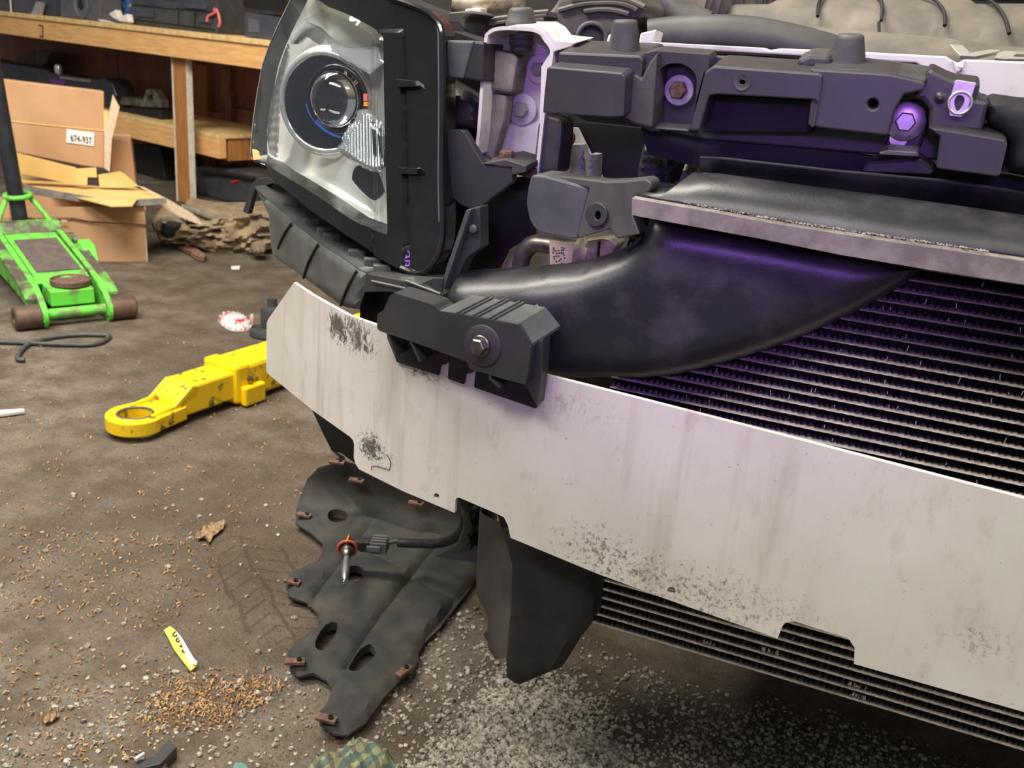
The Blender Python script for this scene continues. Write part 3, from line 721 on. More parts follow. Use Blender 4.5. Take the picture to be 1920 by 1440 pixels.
# bright upper chrome bar with fine ribs
bar = z1((400, 270), (520, 160), (620, 200), (720, 290), (840, 340), (1000, 350), (1100, 300), (1120, 470), (1010, 560), (880, 480), (640, 340), (540, 270), (470, 330), (420, 330))
patch('chrome_bar', bar, SH(.036), 'chrome', hl, th=.006, step=5, disp=lambda x, y, d: .003 * min(1, d / 5) + .00020 * (y - 95) + .0005 * math.sin((x + y * .6) * .9), ndir=HD)
eye = z1((520, 150), (640, 70), (760, 110), (1010, 250), (1000, 340), (840, 330), (700, 270))
patch('side_marker', eye, SH(.030), 'clear', hl, th=.003, step=4, disp=lambda x, y, d: .0012 * math.sin(x * 1.3 + y * .5) * math.sin(y * 1.1 - x * .4), ndir=HD)
patch('side_chrome', z1((350, 460), (395, 330), (400, 420), (345, 660), (325, 860), (310, 1180), (260, 1150), (240, 1000), (270, 750)), SH(.022), 'chrome', hl, th=.004, step=5, disp=lambda x, y, d: .002 * math.sin(y * .35), ndir=HD)
# projector: outer ring, dark shroud, glass ball lens
pc = SH(.040)(610, 193); pax = Vector((.10, -1, .02)).normalized()
pxm = (pc - CAM).length / F
def tor(name, c, ax, R, r, m, parent, n=48, k=10):
    ax, a, b = frame_of(ax); V = []; Fc = []
    for i in range(n):
        t = 2 * math.pi * i / n; d = a * math.cos(t) + b * math.sin(t)
        for j in range(k):
            s = 2 * math.pi * j / k; V.append(c + d * (R + r * math.cos(s)) + ax * r * math.sin(s))
    for i in range(n):
        for j in range(k): Fc.append((i * k + j, i * k + (j + 1) % k, ((i + 1) % n) * k + (j + 1) % k, ((i + 1) % n) * k + j))
    return mk(name, V, Fc, m, parent, True, 0, 60)
tor('projector_ring', pc, pax, 84 * pxm, 6 * pxm, 'chrome', hl)
lathe('projector_collar', pc - pax * .004, pax, [(96 * pxm, -.012), (97 * pxm, -.004), (90 * pxm, 0), (84 * pxm, .001)], 'satin', hl, 48)
lathe('projector_shroud', pc, pax, [(80 * pxm, .002), (74 * pxm, -.008), (60 * pxm, -.018), (56 * pxm, -.020), (10 * pxm, -.022)], 'smoke', hl, 48)
pc2 = SH(.028)(629, 186)
tor('lens_retainer', pc2 - pax * .004, pax, 54 * pxm, 4.5 * pxm, 'gloss', hl)
lathe('projector_lens', pc2, pax, [(.001, .017), (14 * pxm, .0162), (26 * pxm, .0135), (38 * pxm, .0085), (47 * pxm, .002), (51 * pxm, -.004), (50 * pxm, -.008), (.001, -.010)], 'ball', hl, 40, ang=80)
patch('blue_flare_arc', cr(Q(560, 180, .10417, [(150, 120), (200, 250), (300, 420), (480, 600), (640, 690), (760, 735), (750, 755), (620, 720), (450, 630), (280, 470), (180, 320), (125, 150)]), 2), SH(.022), mat('blue_lens_flare_paint', (70, 120, 230), .2, .6), hl, th=.001, step=4)  # lens flare painted as a thin blue arc over the projector
patch('red_bulb_tip', Q(560, 180, .10417, [(1165, -40), (1230, -40), (1225, 90), (1165, 90)]), SH(.02), mat('pink_lamp_tip', (226, 120, 120), .4), hl, th=.004)
patch('yellow_bulb_tip', Q(560, 180, .10417, [(1170, 105), (1240, 105), (1235, 185), (1165, 180)]), SH(.02), M['amber'], hl, th=.004)
# turn signal: clear moulding over a chrome cup
ts = Q(560, 180, .10417, [(1060, 300), (1110, 240), (1290, 270), (1500, 560), (1540, 900), (1560, 1250), (1340, 1360), (1040, 1220), (780, 1040), (700, 960), (705, 900), (770, 820), (800, 700), (940, 520), (1030, 420)])
patch('signal_cup', cr(ts, 2, True), SH(.030), 'chrome', hl, th=.004, step=2.2, disp=lambda x, y, d: .006 * min(1, d / 9) + .00018 * (y - 255) + .0011 * math.sin(x * 1.15), ndir=HD)
patch('signal_lens', cr(ts, 2, True), SH(.018), 'clear', hl, th=.003, step=5, disp=lambda x, y, d: .012 * math.sqrt(min(1, d / 22)), ndir=HD)
patch('lower_cutout', cr(z1((880, 1330), (900, 1260), (960, 1240), (1060, 1290), (1110, 1430)) + z2((1110, 330), (1050, 385), (960, 320), (890, 240)), 3, True), SH(.030), 'gloss', hl, th=.004, step=6)
# outer lens with moulded rim lines
lens_in = [p for p in lens_o]
patch('lens', lens_o, SH(-.002), 'lens', hl, th=.0015, step=10, disp=lambda x, y, d: .010 * math.sqrt(min(1, d / 60)) - .002, ndir=HD)
for dx in (-6, -15, -26):
    tube('lens_rib', [SH(-.004)(*p) for p in ((724 + dx, 72 + dx * .5), (726 + dx, 200), (730 + dx, 330), (731 + dx, 432 + dx * .45))], .0020, 'clear', hl, 8, 4)
for dy in (-4, -13):
    tube('lens_rib', [SH(-.004)(p[0], p[1] + dy) for p in z2((1150, 630), (900, 540), (640, 365), (450, 245), (330, 175), (250, 118))], .0020, 'clear', hl, 8, 4)
tube('lens_rib', [SH(-.002)(*p) for p in z1((345, 480), (325, 700), (318, 900), (305, 1180))], .0016, 'clear', hl, 8, 4)
for p in (z1((1200, 590), (1350, 605), (1362, 650), (1215, 655)), z1((1225, 1255), (1365, 1262), (1368, 1310), (1240, 1305))):
    c = ((p[0][0] + p[2][0]) / 2, (p[0][1] + p[2][1]) / 2)
    patch('bezel_clip', p, SH(-.009), 'gloss', hl, th=.010, bev=.001)
patch('amber_corner_chip', z1((130, 1120), (165, 1135), (180, 1195), (140, 1200)), SH(-.004), 'card_in', hl, th=.004)
# headlight mounting block and lugs at its right
bl = patch('headlight_mount', z3((70, 300), (275, 305), (190, 592), (70, 582)), SY(.915), 'grey_pl', hl, th=.05, bev=.002)
patch('mount_side', z3((275, 305), (350, 315), (345, 615), (190, 592)), SY(.917), 'black', hl, th=.05, bev=.002)
patch('mount_shadow_plate', z3((40, 150), (100, 230), (380, 330), (370, 640), (300, 1150), (330, 1400), (30, 1440), (35, 700)), SY(.98), 'deep', hl, th=.05)  # dark sheet standing in for the shade behind the mount
patch('headlight_side', z3((60, 590), (230, 690), (335, 760), (330, 980), (60, 970)), SY(.955), 'duct', hl, th=.05, step=10, disp=rnd_edge(.012, 18))

# ------------------------------------------------------------------ retainer strip under the headlight
fr = lambda x, z: fbeam(x) + .028
SR = SW(fr)
ft = z2((150, 285), (190, 330), (410, 508), (440, 552), (575, 655), (640, 708), (855, 848), (925, 900), (990, 930))
fb_ = z2((985, 985), (955, 1085), (935, 1202), (860, 1190), (800, 1170), (690, 1090), (530, 970), (450, 912), (310, 818), (285, 795), (262, 640), (258, 500), (215, 400))
def rfold(x, y, d):
    return .004 * min(1, d / 5)
ret = patch('retainer_strip', ft + fb_, SR, 'grey_pl', car, th=.004, step=9, disp=rfold)  # front face greyer than the shelf, light put into its colour
ret['label'] = 'dark grey bumper retainer strip under the headlight'
for a, b in (((440, 552), (340, 740)), ((640, 708), (530, 960)), ((930, 905), (810, 1165))):
    A, B = z2(a)[0], z2(b)[0]
    tube('strip_groove', [SR(*A) - Vector((0, .004, 0)), SR((A[0] + B[0]) / 2 - 2, (A[1] + B[1]) / 2) - Vector((0, .0055, 0)), SR(*B) - Vector((0, .004, 0))], .0016, 'matte_black', ret, 6)
# shelf behind the strip
shelf_f = [SR(*p) for p in ft]; shelf_b = [p + Vector((.02, .085, .002)) for p in shelf_f]
loft('retainer_shelf', [res(shelf_f, 20), res(shelf_b, 20)], 'black', ret, .003)
def clip(px, py, i):
    p = SW(lambda x, z: fr(x, z) + .022)(px, py)
    o = fbox('retainer_clip', p, (.8, .6, 0), (-.6, .8, 0), (0, 0, 1), (-.009, -.005, -.006), (.009, .005, .003), 'grey_pl', ret, .001)
for i, p in enumerate(z2((325, 378), (420, 412), (425, 445), (575, 542), (680, 608), (728, 650), (915, 772), (1035, 835), (1105, 885))): clip(*p, i)
patch('retainer_arm', z2((60, 470), (100, 488), (150, 300), (300, 250), (260, 208), (170, 218), (122, 258)), SW(lambda x, z: fr(x, z) + .02), 'black', ret, th=.01, bev=.001)
patch('retainer_nose', z2((990, 930), (1285, 988), (1420, 1010), (1555, 1092), (1560, 1190), (1250, 1080), (1130, 1068), (975, 1072), (935, 1200), (955, 1085)), SW(lambda x, z: fr(x, z) - .002), 'black', ret, th=.05, bev=.001)
tube('nose_rib', [SW(lambda x, z: fr(x, z) - .004)(*p) for p in z2((1030, 988), (1285, 1045))], .0014, 'grey_pl', ret, 6, 0)
tube('nose_rib', [SW(lambda x, z: fr(x, z) - .004)(*p) for p in z2((1285, 985), (1545, 1085))], .0014, 'grey_pl', ret, 6, 0)
patch('retainer_gusset', z2((1400, 1005), (1490, 965), (1565, 965), (1555, 1085)), SY(.815), 'black', ret, th=.003, bev=.0006)
up = patch('retainer_upright', z2((1740, 452), (1840, 430), (1845, 740), (1760, 800), (1720, 850), (1660, 1000), (1612, 1110), (1570, 1165), (1565, 1000), (1600, 900)), SY(.835), 'black', ret, th=.02, bev=.001)
patch('upright_edge', z2((1735, 455), (1772, 450), (1620, 900), (1582, 1012), (1562, 1090), (1560, 985), (1590, 880)), SY(.826), 'grey_pl', ret, th=.010, bev=.0006)
lathe('upright_rivet', atY(*z2((1795, 595))[0], .833), (0, -1, .1), [(.004, 0), (.004, .003), (.002, .004)], 'grey_pl', ret, 14)
patch('shadow_cup', z2((940, 1200), (975, 1070), (1130, 1068), (1250, 1085), (1190, 1085), (1090, 1210), (1080, 1320), (950, 1260)), SW(lambda x, z: fbeam(x) + .05), 'deep', ret, th=.02)  # black patch standing in for shade under the nose
# bracket plate right of the headlight
bpl = patch('support_plate', z3((45, 995), (60, 975), (185, 975), (205, 990), (335, 1215), (350, 1232), (560, 1255), (565, 1350)) + z4((555, 250), (330, 432), (240, 445), (170, 415), (110, 362), (50, 300)), SY(.895), 'black', car, th=.012, bev=.0012)
bpl['label'] = 'angled black support plate between headlight and radiator support'
patch('plate_flange', z3((335, 1225), (500, 1195), (665, 1245), (665, 1290), (560, 1312), (555, 1255), (350, 1232)), SY(.893), 'black_dusty', bpl, th=.05, ext=(0, 1, .1), bev=.001)
b_ = atY(*z3((520, 1225))[0], .91)
hexbolt('bolt', b_, (0, -.15, 1), .0075, .013, 'rust', bpl, .016)

# ------------------------------------------------------------------ white upright of the core support
path = z3((300, 1160), (320, 1000), (345, 650), (375, 300), (388, 262), (430, 235), (520, 225), (700, 235), (770, 262), (800, 310), (838, 360), (842, 420), (800, 700), (770, 950), (732, 1310))
def ribbon(name, pts, y0, y1, th, m, parent):
    P = [atY(*p, y0) for p in pts]; n = len(P); V = []; Fc = []
    for i in range(n):
        t = P[min(i + 1, n - 1)] - P[max(i - 1, 0)]; nn = Vector((t.z, 0, -t.x)).normalized() * th
        a = P[i]; dz = Vector((0, y1 - y0, (y1 - y0) * .05))
        V += [a, a + nn, a + nn + dz, a + dz]
    for i in range(n - 1):
        a, b = i * 4, i * 4 + 4
        for k in range(4): Fc.append((a + k, a + (k + 1) % 4, b + (k + 1) % 4, b + k))
    Fc += [(0, 1, 2, 3), ((n - 1) * 4 + 3, (n - 1) * 4 + 2, (n - 1) * 4 + 1, (n - 1) * 4)]
    return mk(name, V, Fc, m, parent, True, 0, 35)
uprt = ribbon('core_support_upright', cr(path, 3), .925, .995, -.0035, 'white_inner', car)
uprt['label'] = 'white painted steel upright of the radiator support'
patch('upright_back', z3((330, 560), (375, 300), (440, 240), (760, 255), (838, 360), (800, 700), (732, 1310), (560, 1330), (300, 1160)), SY(.990), 'white_inner', uprt, th=.004, step=16, disp=lambda x, y, d: .006 * (1 if y > 235 else 0))
patch('upright_liner', z3((390, 365), (560, 400), (600, 440), (555, 700), (375, 670)), SY(.945), 'foam', uprt, th=.03, bev=.003)
patch('upright_liner', z3((365, 690), (520, 715), (500, 900), (410, 1210), (320, 1150)), SY(.95), 'foam', uprt, th=.02, bev=.003)
patch('upright_lip', z3((780, 500), (845, 400), (840, 560), (790, 900), (768, 930)), SY(.930), 'white_inner', uprt, th=.006)
for (x, y), r in ((z3((640, 820))[0], .0085), (z3((770, 520))[0], .0075)):
    hexbolt('bolt', atY(x, y, .984), (0, -1, 0), r, .010, 'cream', uprt, r * 1.9, M['white_inner'])
g0 = atY(*z3((630, 410))[0], .955); g1 = atY(*z3((632, 285))[0], .955)
gv = (g1 - g0); lathe('stop_screw', g0, gv, [(.007, 0), (.009, .002), (.0115, .004), (.0115, .007), (.0105, .0075), (.0125, .010), (.0125, .014), (.0115, .0145), (.013, .019), (.013, gv.length)], 'rubber', uprt, 24)
patch('support_foot', z3((580, 1305), (735, 1270), (735, 1325), (690, 1335)), SY(.92), 'rust', uprt, th=.03, ext=(0, 1, .1))
# white roof of the upright running into the tie bar
patch('tie_bar_end', z3((385, 265), (440, 218), (560, 192), (760, 193), (830, 235), (880, 300), (1050, 318), (1000, 350), (900, 380), (850, 400), (835, 360), (800, 312), (765, 262), (700, 238), (520, 226), (432, 238)), SY(.926), 'white_inner', uprt, th=.05, ext=(0, 1, .12), bev=.002)
def stop(px, base, topy, rb, rt, y, rimh=0):
    a = atY(px, base, y); b = atY(px + (topy - base) * -.01, topy, y); ax = Vector((-.04, -.10, 1)); L = (b - a).length
    s = (a - CAM).length / F; rb *= s; rt *= s
    pr = [(rb, 0), (rb, L * .10), (rb * .96, L * .12)] if rimh else [(rb, 0)]
    pr += [(rt, L * .86), (rt * .96, L * .95), (rt * .8, L), (.001, L)]
    if rimh: pr = [(rb, 0), (rb, L * .22), (rb * .93, L * .28), (rt, L * .8), (rt * .93, L * .93), (rt * .75, L), (.001, L)]
    o = lathe('hood_stop', a, ax, pr, 'rubber', car, 28, ang=50)
    o['label'] = 'rubber hood stop'; return o
stop(977, 48, 14, 27, 22, .955, 1)

# ------------------------------------------------------------------ moulded radiator support cover
HS = (0, 1, .17)
core = patch('radiator_support_cover', z3((905, 470), (1000, 395), (1530, 420)) + z5((160, 520), (700, 545), (1540, 610), (1600, 690), (1830, 735)) + z6((640, 700), (1000, 745), (1180, 720), (1500, 790), (1480, 940), (1920, 960), (2300, 1000), (2300, 1500)) + [(1990, 330), (1880, 320), (1750, 300), (1640, 290), (1320, 262), (1210, 240), (1100, 228), (1045, 200)], SY(.935), 'black', car, th=.02, bev=.002, holes=[circ(*z6((490, 988))[0], 9, 9, 14)] and [])
core['label'] = 'black moulded plastic cover over the radiator support'
def blk(pts, y, th=.05, m='black', ext=HS, bev=.0035, name='cover_block', holes=()):
    return patch(name, pts, SY(y), m, core, th=th, ext=ext, bev=bev, holes=holes)
# left: upper step, lower protruding box, right shoulder
blk(z3((905, 392), (1520, 418), (1542, 440), (1530, 600), (905, 560)), .895, .075)
blk(z3((822, 506), (850, 502), (1380, 548), (1408, 570), (1412, 600), (1395, 875), (1300, 880), (790, 848), (800, 700)), .868, .06)
blk(z3((1408, 556), (1500, 566), (1532, 590), (1590, 470), (1650, 400), (1640, 560), (1610, 960), (1480, 930), (1395, 880)), .892, .05, 'black_dusty')
# bolt bay 1: back wall and arch frame
blk(z5((-40, 560), (160, 510), (690, 550), (690, 700), (640, 720), (480, 1310), (500, 1330), (110, 1310), (-20, 1250)), .905, .03, holes=[cr(z5((170, 1290), (140, 900), (175, 740), (250, 655), (340, 632), (420, 640), (510, 690), (560, 770), (560, 900), (500, 1310)), 3, True)])
blk(z5((100, 600), (600, 600), (560, 1320), (120, 1300)), .932, .006, name='bolt_bay')
blk(z5((120, 1290), (160, 1270), (480, 1290), (495, 1325)), .9, .02, 'grey_pl', name='bay_sill')
b1 = atY(*z5((398, 900))[0], .930)
hexbolt('bolt', b1, (0, -1, 0), .0085, .012, 'rust', core, .0145, M['zinc'])
# centre box with its open front
blk(z5((690, 690), (740, 660), (1790, 735), (1830, 755), (1820, 850), (1740, 1280), (1700, 1280), (1760, 1010), (1730, 1000), (760, 945), (690, 960), (590, 1310), (500, 1310), (650, 720)), .872, .06, holes=[circ(*z5((1022, 822))[0], 4, 4, 12)])
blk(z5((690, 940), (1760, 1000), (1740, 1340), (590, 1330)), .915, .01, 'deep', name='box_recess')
lathe('box_dimple', atY(*z5((1022, 822))[0], .8715), (0, -1, 0), [(.0072, -.001), (.0072, .0006), (.006, .0006), (.0035, -.001), (.001, -.001)], 'black_dusty', core, 24)
blk(z5((1030, 600), (1180, 605), (1170, 680), (1030, 670)), .91, .02)
blk(z5((1550, 610), (1700, 545), (1900, 560), (1900, 660), (1620, 690)), .905, .04, 'black_dusty')
# right box with drilled hole
blk(z5((1700, 690),) + z6((640, 700), (960, 770), (985, 790), (960, 860), (780, 900), (690, 1060), (640, 1280), (600, 1285), (0, 1215), (-130, 1190), (-80, 760)), .875, .06, holes=[circ(*z6((488, 988))[0], 10, 10, 16)])
blk(z6((0, 650), (380, 660), (1000, 745), (985, 790), (0, 720)), .880, .06, 'black_dusty')
# bolt bay 2
blk(z6((960, 770), (1020, 640), (1180, 720), (1260, 750), (1510, 780), (1480, 940), (1600, 960), (1520, 1260), (1010, 1210), (1020, 1040), (960, 950), (860, 940)), .888, .03)
blk(z6((690, 1000), (1000, 900), (1030, 1040), (1000, 1250), (900, 1500), (520, 1500), (650, 1270)), .925, .006, name='bolt_bay')
blk(z7((1190, 228), (1240, 215), (1390, 225), (1398, 250), (1200, 240)), .888, .02, 'grey_pl', name='bay_sill')
b2 = atY(*z6((800, 1150))[0], .922)
hexbolt('bolt', b2, (0, -1, 0), .0085, .012, 'zinc', core, .0165, M['zinc'])
lathe('paint_dot', atY(*z6((733, 1312))[0], .923), (0, -1, 0), [(.0075, 0), (.0075, .0015)], 'zinc', core, 20)
lathe('push_pin', atY(*z6((1125, 925))[0], .888), (0, -1, 0), [(.0045, 0), (.0045, .002), (.0025, .004), (.0015, .007)], 'black', core, 14)
cl = z6((1262, 770), (1290, 755), (1470, 785), (1380, 1060), (1325, 1112), (1215, 1100), (1198, 1010))
patch('spring_clip', cl, SY(.884), 'zinc', core, th=.0025, bev=.0005, holes=[cr(z6((1315, 905), (1350, 930), (1345, 980), (1290, 1055), (1262, 970), (1280, 920)), 3, True)])
tor('clip_collar', atY(*z6((1315, 975))[0], .883), Vector((0, -1, 0)), .0085, .0012, 'zinc', core)
# lower right box and far right rounded part
blk(z7((1440, 105), (1500, 112), (1820, 165), (1838, 185), (1800, 345), (1780, 350), (1490, 312), (1480, 300), (1500, 150)), .868, .06)
blk(z7((1130, 270), (1400, 255), (1480, 310), (1460, 345), (1100, 330)), .91, .02, 'duct')
patch('cover_cheek', z7((1700, -30), (1780, -60), (1920, -40), (2150, -20), (2150, 380), (1920, 345), (1815, 325), (1840, 180), (1740, 80)), SY(.90), 'matte_black', core, th=.05, step=14, disp=rnd_edge(.02, 30))
# dark structure under the cover
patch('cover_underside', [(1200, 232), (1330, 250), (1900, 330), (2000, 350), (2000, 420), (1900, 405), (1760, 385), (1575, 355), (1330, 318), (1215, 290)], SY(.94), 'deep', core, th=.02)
stop(1170, 93, 37, 28, 22, .93); stop(1586, 128, 64, 33, 23, .925)

fbox('cover_block', (0, 0, 0), (1, 0, 0), (0, 1, 0), UP, (.17, .895, .735), (.72, .97, .835), 'matte_black', core, .006)
fbox('radiator_back', (0, 0, 0), (1, 0, 0), (0, 1, 0), UP, (-.14, .965, .29), (.75, .985, .80), 'deep', core)
# white tie bar behind the cover
tie = patch('tie_bar', za((640, 268), (800, 280), (980, 285), (1000, 225), (1020, 230), (1020, 280), (1200, 285), (1210, 220), (1300, 200), (1320, 195), (1300, 280)) + zb((-60, 305), (190, 318), (230, 332), (300, 322), (640, 335), (840, 345), (1400, 375), (1440, 400), (1480, 420), (1520, 395), (1920, 410), (2700, 462), (3900, 560), (3900, 830), (2700, 720), (1920, 660), (1720, 665), (1560, 660), (1400, 560), (1200, 420), (840, 400), (400, 370), (-60, 345)) + za((1150, 320), (640, 300)), SY(.985), 'white_inner', car, th=.03, ext=(0, 1, -.06), bev=.002)
tie['label'] = 'white painted upper tie bar'
patch('tie_bar_scoop', zb((1440, 402), (1480, 440), (1530, 400), (1510, 470), (1470, 478)), SY(.982), 'white_inner', tie, th=.004, step=6, disp=lambda x, y, d: .006 * min(1, d / 5))

# ------------------------------------------------------------------ things behind the support, seen through the gap
fan = patch('fan_shroud', zm((60, 120), (350, 120), (960, 180), (1240, 230), (1290, 330), (1700, 380), (1760, 480), (1700, 520), (1290, 900), (200, 800), (60, 760)), SY(1.10), 'deep', car, th=.01)
fan['label'] = 'dark fan shroud'
patch('pale_casting', zm((60, 360), (300, 370), (340, 520), (410, 470), (480, 480), (470, 800), (60, 760)), SY(1.06), 'cream', fan, th=.02, step=8, disp=lambda x, y, d: .006 * math.sin(x * .16))
patch('fan_pillar', z3((790, 850), (935, 900), (930, 1040), (900, 1305), (745, 1310)), SY(.93), 'black_dusty', fan, th=.04, bev=.004)
lathe('copper_plug', atY(*zm((130, 295))[0], 1.04), (0, -1, .1), [(.011, 0), (.011, .006), (.006, .008)], 'rust', fan, 16)
patch('braided_hose', zm((1000, 370), (1240, 400), (1200, 900), (940, 870), (945, 620)), SY(1.03), 'braid', fan, th=.03, step=4, disp=lambda x, y, d: .008 * math.sqrt(min(1, d / 14)) + .0007 * math.sin(y * 2.2 + math.sin(x * 1.1)))
patch('support_lip', zm((960, 230), (1240, 225), (1290, 330), (1560, 370), (1700, 385), (1770, 480), (1680, 440), (1560, 405), (1050, 360)), SY(.97), 'black_dusty', fan, th=.02, bev=.002)
lathe('hex_mesh_cap', atY(*zm((1128, 272))[0], .965), (0, -1, 0), [(.0075, 0), (.0075, .002)], 'foam', fan, 18)
patch('pump_body', zm((1420, 420), (1750, 460), (1680, 520), (1660, 660), (1560, 620), (1400, 560)), SY(1.02), 'cast', fan, th=.03, step=6, disp=rnd_edge(.012, 12))
patch('pump_casting', zm((1240, 620), (1560, 600), (1600, 680), (1480, 760), (1290, 910), (1230, 860)), SY(1.04), 'cream', fan, th=.03, step=6, disp=rnd_edge(.010, 14))
patch('pulley', zm((1270, 440), (1400, 430), (1400, 600), (1330, 800), (1240, 800)), SY(1.0), 'deep', fan, th=.03, step=6, disp=rnd_edge(.01, 8))

# ------------------------------------------------------------------ engine bay
eng = patch('engine_cover', zb((-60, 60), (410, 5), (590, -6), (1200, -20), (1600, 28), (2300, 60), (3900, 150), (3900, 470), (2300, 345), (1795, 312), (1370, 250), (940, 215), (540, 185), (-60, 190)), SPL(atY(1650, 60, 1.30), (0, -.5, 1)), 'engine', car, th=.02, step=14, ext=(0, .4, -.9), disp=lambda x, y, d: .012 * min(1, d / 10))
eng['label'] = 'dusty grey engine cover with V6 letters'
patch('engine_apron', zb((150, 215), (540, 180), (940, 213), (1370, 248), (1795, 310), (2300, 340), (3900, 470), (3900, 620), (2300, 480), (1300, 430), (400, 400)), SPL(atY(1650, 100, 1.20), (0, -.6, 1)), 'engine', eng, th=.02, ext=(0, .4, -.9))
for a in (((590, 0), (545, 90), (535, 180)), ((890, 10), (945, 60), (962, 120), (955, 210)), ((1220, 35), (1320, 80), (1372, 160), (1375, 245)), ((1590, 40), (1700, 95), (1770, 190), (1800, 300)), ((940, 225), (942, 340))):
    tube('cover_groove', [SPL(atY(1650, 60, 1.29), (0, -.5, 1))(*p) + Vector((0, -.006, .012)) for p in zb(*a)], .0022, 'matte_black', eng, 6, 4)
EMS = SPL(atY(1650, 100, 1.17), (0, -.6, 1))
patch('letter_v', zb((1425, 294), (1510, 299), (1562, 350), (1690, 328), (1755, 328), (1762, 338), (1600, 374), (1495, 368)), EMS, 'emblem', eng, th=.004, ext=(0, .4, -.9), bev=.0006)
patch('letter_six', zb((1725, 385), (1745, 350), (1785, 337), (2060, 352), (2060, 365), (1880, 358), (1860, 362), (1850, 375), (2080, 382), (2090, 395), (1800, 392)), EMS, 'emblem', eng, th=.004, ext=(0, .4, -.9), bev=.0006)
tube('engine_hose', [atY(*p, 1.05 + k * .004) for k, p in enumerate(z5((90, 400), (300, 375), (700, 355), (1100, 375), (1500, 450), (1900, 560)))], .021, 'black_dusty', car, 16)
lip2 = patch('fan_cowl', zb((170, 205), (330, 185), (480, 192), (600, 220), (650, 250), (640, 340), (540, 330), (525, 290), (480, 278), (360, 272), (300, 240)), SY(1.12), 'black_dusty', car, th=.03, step=8, disp=rnd_edge(.008, 8))
# air box with ribs, second box, neck
abx = patch('air_box', za((520, 185), (560, 150), (620, 85), (690, 10), (700, -60), (1250, -60), (1290, 10), (1320, 60), (1310, 150), (1180, 180), (1180, 270), (780, 285), (640, 268), (580, 215)), SY(1.16), 'airbox', car, th=.15, step=9, disp=rnd_edge(.03, 16))
abx['label'] = 'dusty ribbed air filter box'
for a in (((670, 70), (800, 35), (900, 22), (1050, 20), (1150, 45), (1190, 70)), ((840, 78), (930, 65), (1040, 70), (1135, 95)), ((760, 5), (900, -10), (1100, -5), (1240, 50))):
    tube('box_rib', [atY(*p, 1.124) for p in za(*a)], .0035, 'airbox', abx, 8, 4)
for a in (((640, 268), (665, 195)), ((750, 268), (785, 185))):
    tube('box_fin', [atY(*p, 1.126) for p in za(*a)], .0016, 'airbox', abx, 6, 0)
nc = atY(*za((885, 258))[0], 1.11); tor('air_inlet', nc, Vector((.35, -1, .15)), .0165, .003, 'black_dusty', abx); lathe('inlet_bore', nc + Vector((0, .002, 0)), (.35, -1, .15), [(.016, -.004), (.016, -.002), (.001, -.002)], 'deep', abx, 30)
bx2 = patch('battery_cover', za((30, 240), (60, 180), (75, 165), (150, 135), (330, 100), (520, 70), (590, 75), (600, 110), (540, 180), (180, 280), (60, 260)), SY(1.10), 'airbox', car, th=.1, step=9, disp=rnd_edge(.015, 8))
bx2['label'] = 'dusty black battery cover'
for a in (((90, 165), (250, 125), (330, 115)), ((200, 165), (330, 140)), ((500, 85), (600, 78)), ((510, 110), (590, 100)), ((500, 135), (570, 130))):
    tube('box_rib', [atY(*p, 1.083) for p in za(*a)], .0028, 'airbox', bx2, 8, 3)
cor = tube('ribbed_hose', [atY(*p, y) for p, y in zip(za((1850, 60), (1650, 20), (1400, 10), (1250, -40)), (1.5, 1.45, 1.35, 1.3))], lambda t: .085 + .007 * math.sin(t * 60), 'airbox', car, 22, 24)
cor['label'] = 'corrugated engine intake hose'
tube('loom', [atY(*p, 1.22) for p in za((1280, -20), (1380, 40), (1480, 120), (1600, 180), (1640, 200))], .022, 'rubber', car, 12)
tube('bay_clutter_pipe', [atY(*p, 1.15) for p in za((-20, 20), (60, 40), (150, 30), (300, 10), (420, -10))], .012, 'cast', car, 10)
patch('bay_bracket', za((40, 60), (150, 50), (140, 150), (60, 190), (30, 130)), SY(1.12), 'white_inner', car, th=.02, bev=.002)
patch('bay_tray', za((-70, 80), (70, 70), (110, 90), (40, 130), (35, 240), (-70, 250)), SY(1.02), 'black_dusty', car, th=.06, bev=.003)
fw = fbox('firewall', (0, 0, 0), (1, 0, 0), (0, 1, 0), UP, (-.92, 1.75, .40), (1.2, 1.78, 1.14), 'matte_black', car)
fw['label'] = 'dark firewall at the back of the engine bay'
fbox('cowl', (0, 0, 0), (1, 0, 0), (0, 1, 0), UP, (-.5, 1.55, .985), (1.2, 1.70, 1.02), 'gloss', car, .004)
fbox('underbody_shade', (0, 0, 0), (1, 0, 0), (0, 1, 0), UP, (-.20, 1.0, .24), (1.1, 2.6, .27), 'deep', car)  # unseen dark panel added to shade the ground under the car
fbox('bay_light_block', (0, 0, 0), (1, 0, 0), (0, 1, 0), UP, (-.66, 1.12, .30), (-.63, 1.75, .84), 'matte_black', car)  # unseen side panel added to keep stray light out of the bay
# white fender and tyre behind the headlight
prism('fender', (-.80, 0, 0), (0, 1, 0), UP, [(1.25, .80), (1.25, .62), (1.32, .55), (1.45, .70), (1.65, .77), (1.85, .70), (1.98, .50), (2.0, .35), (2.6, .35), (2.6, .93), (1.8, .93)], (1, 0, 0), 0, .01, 'white_inner', car)
lathe('tyre', (-.55, 2.0, .33), (-1, 0, 0), [(.18, 0), (.30, 0), (.33, .03), (.33, .19), (.30, .22), (.18, .22), (.17, .18), (.02, .18)], 'matte_black', car, 36)

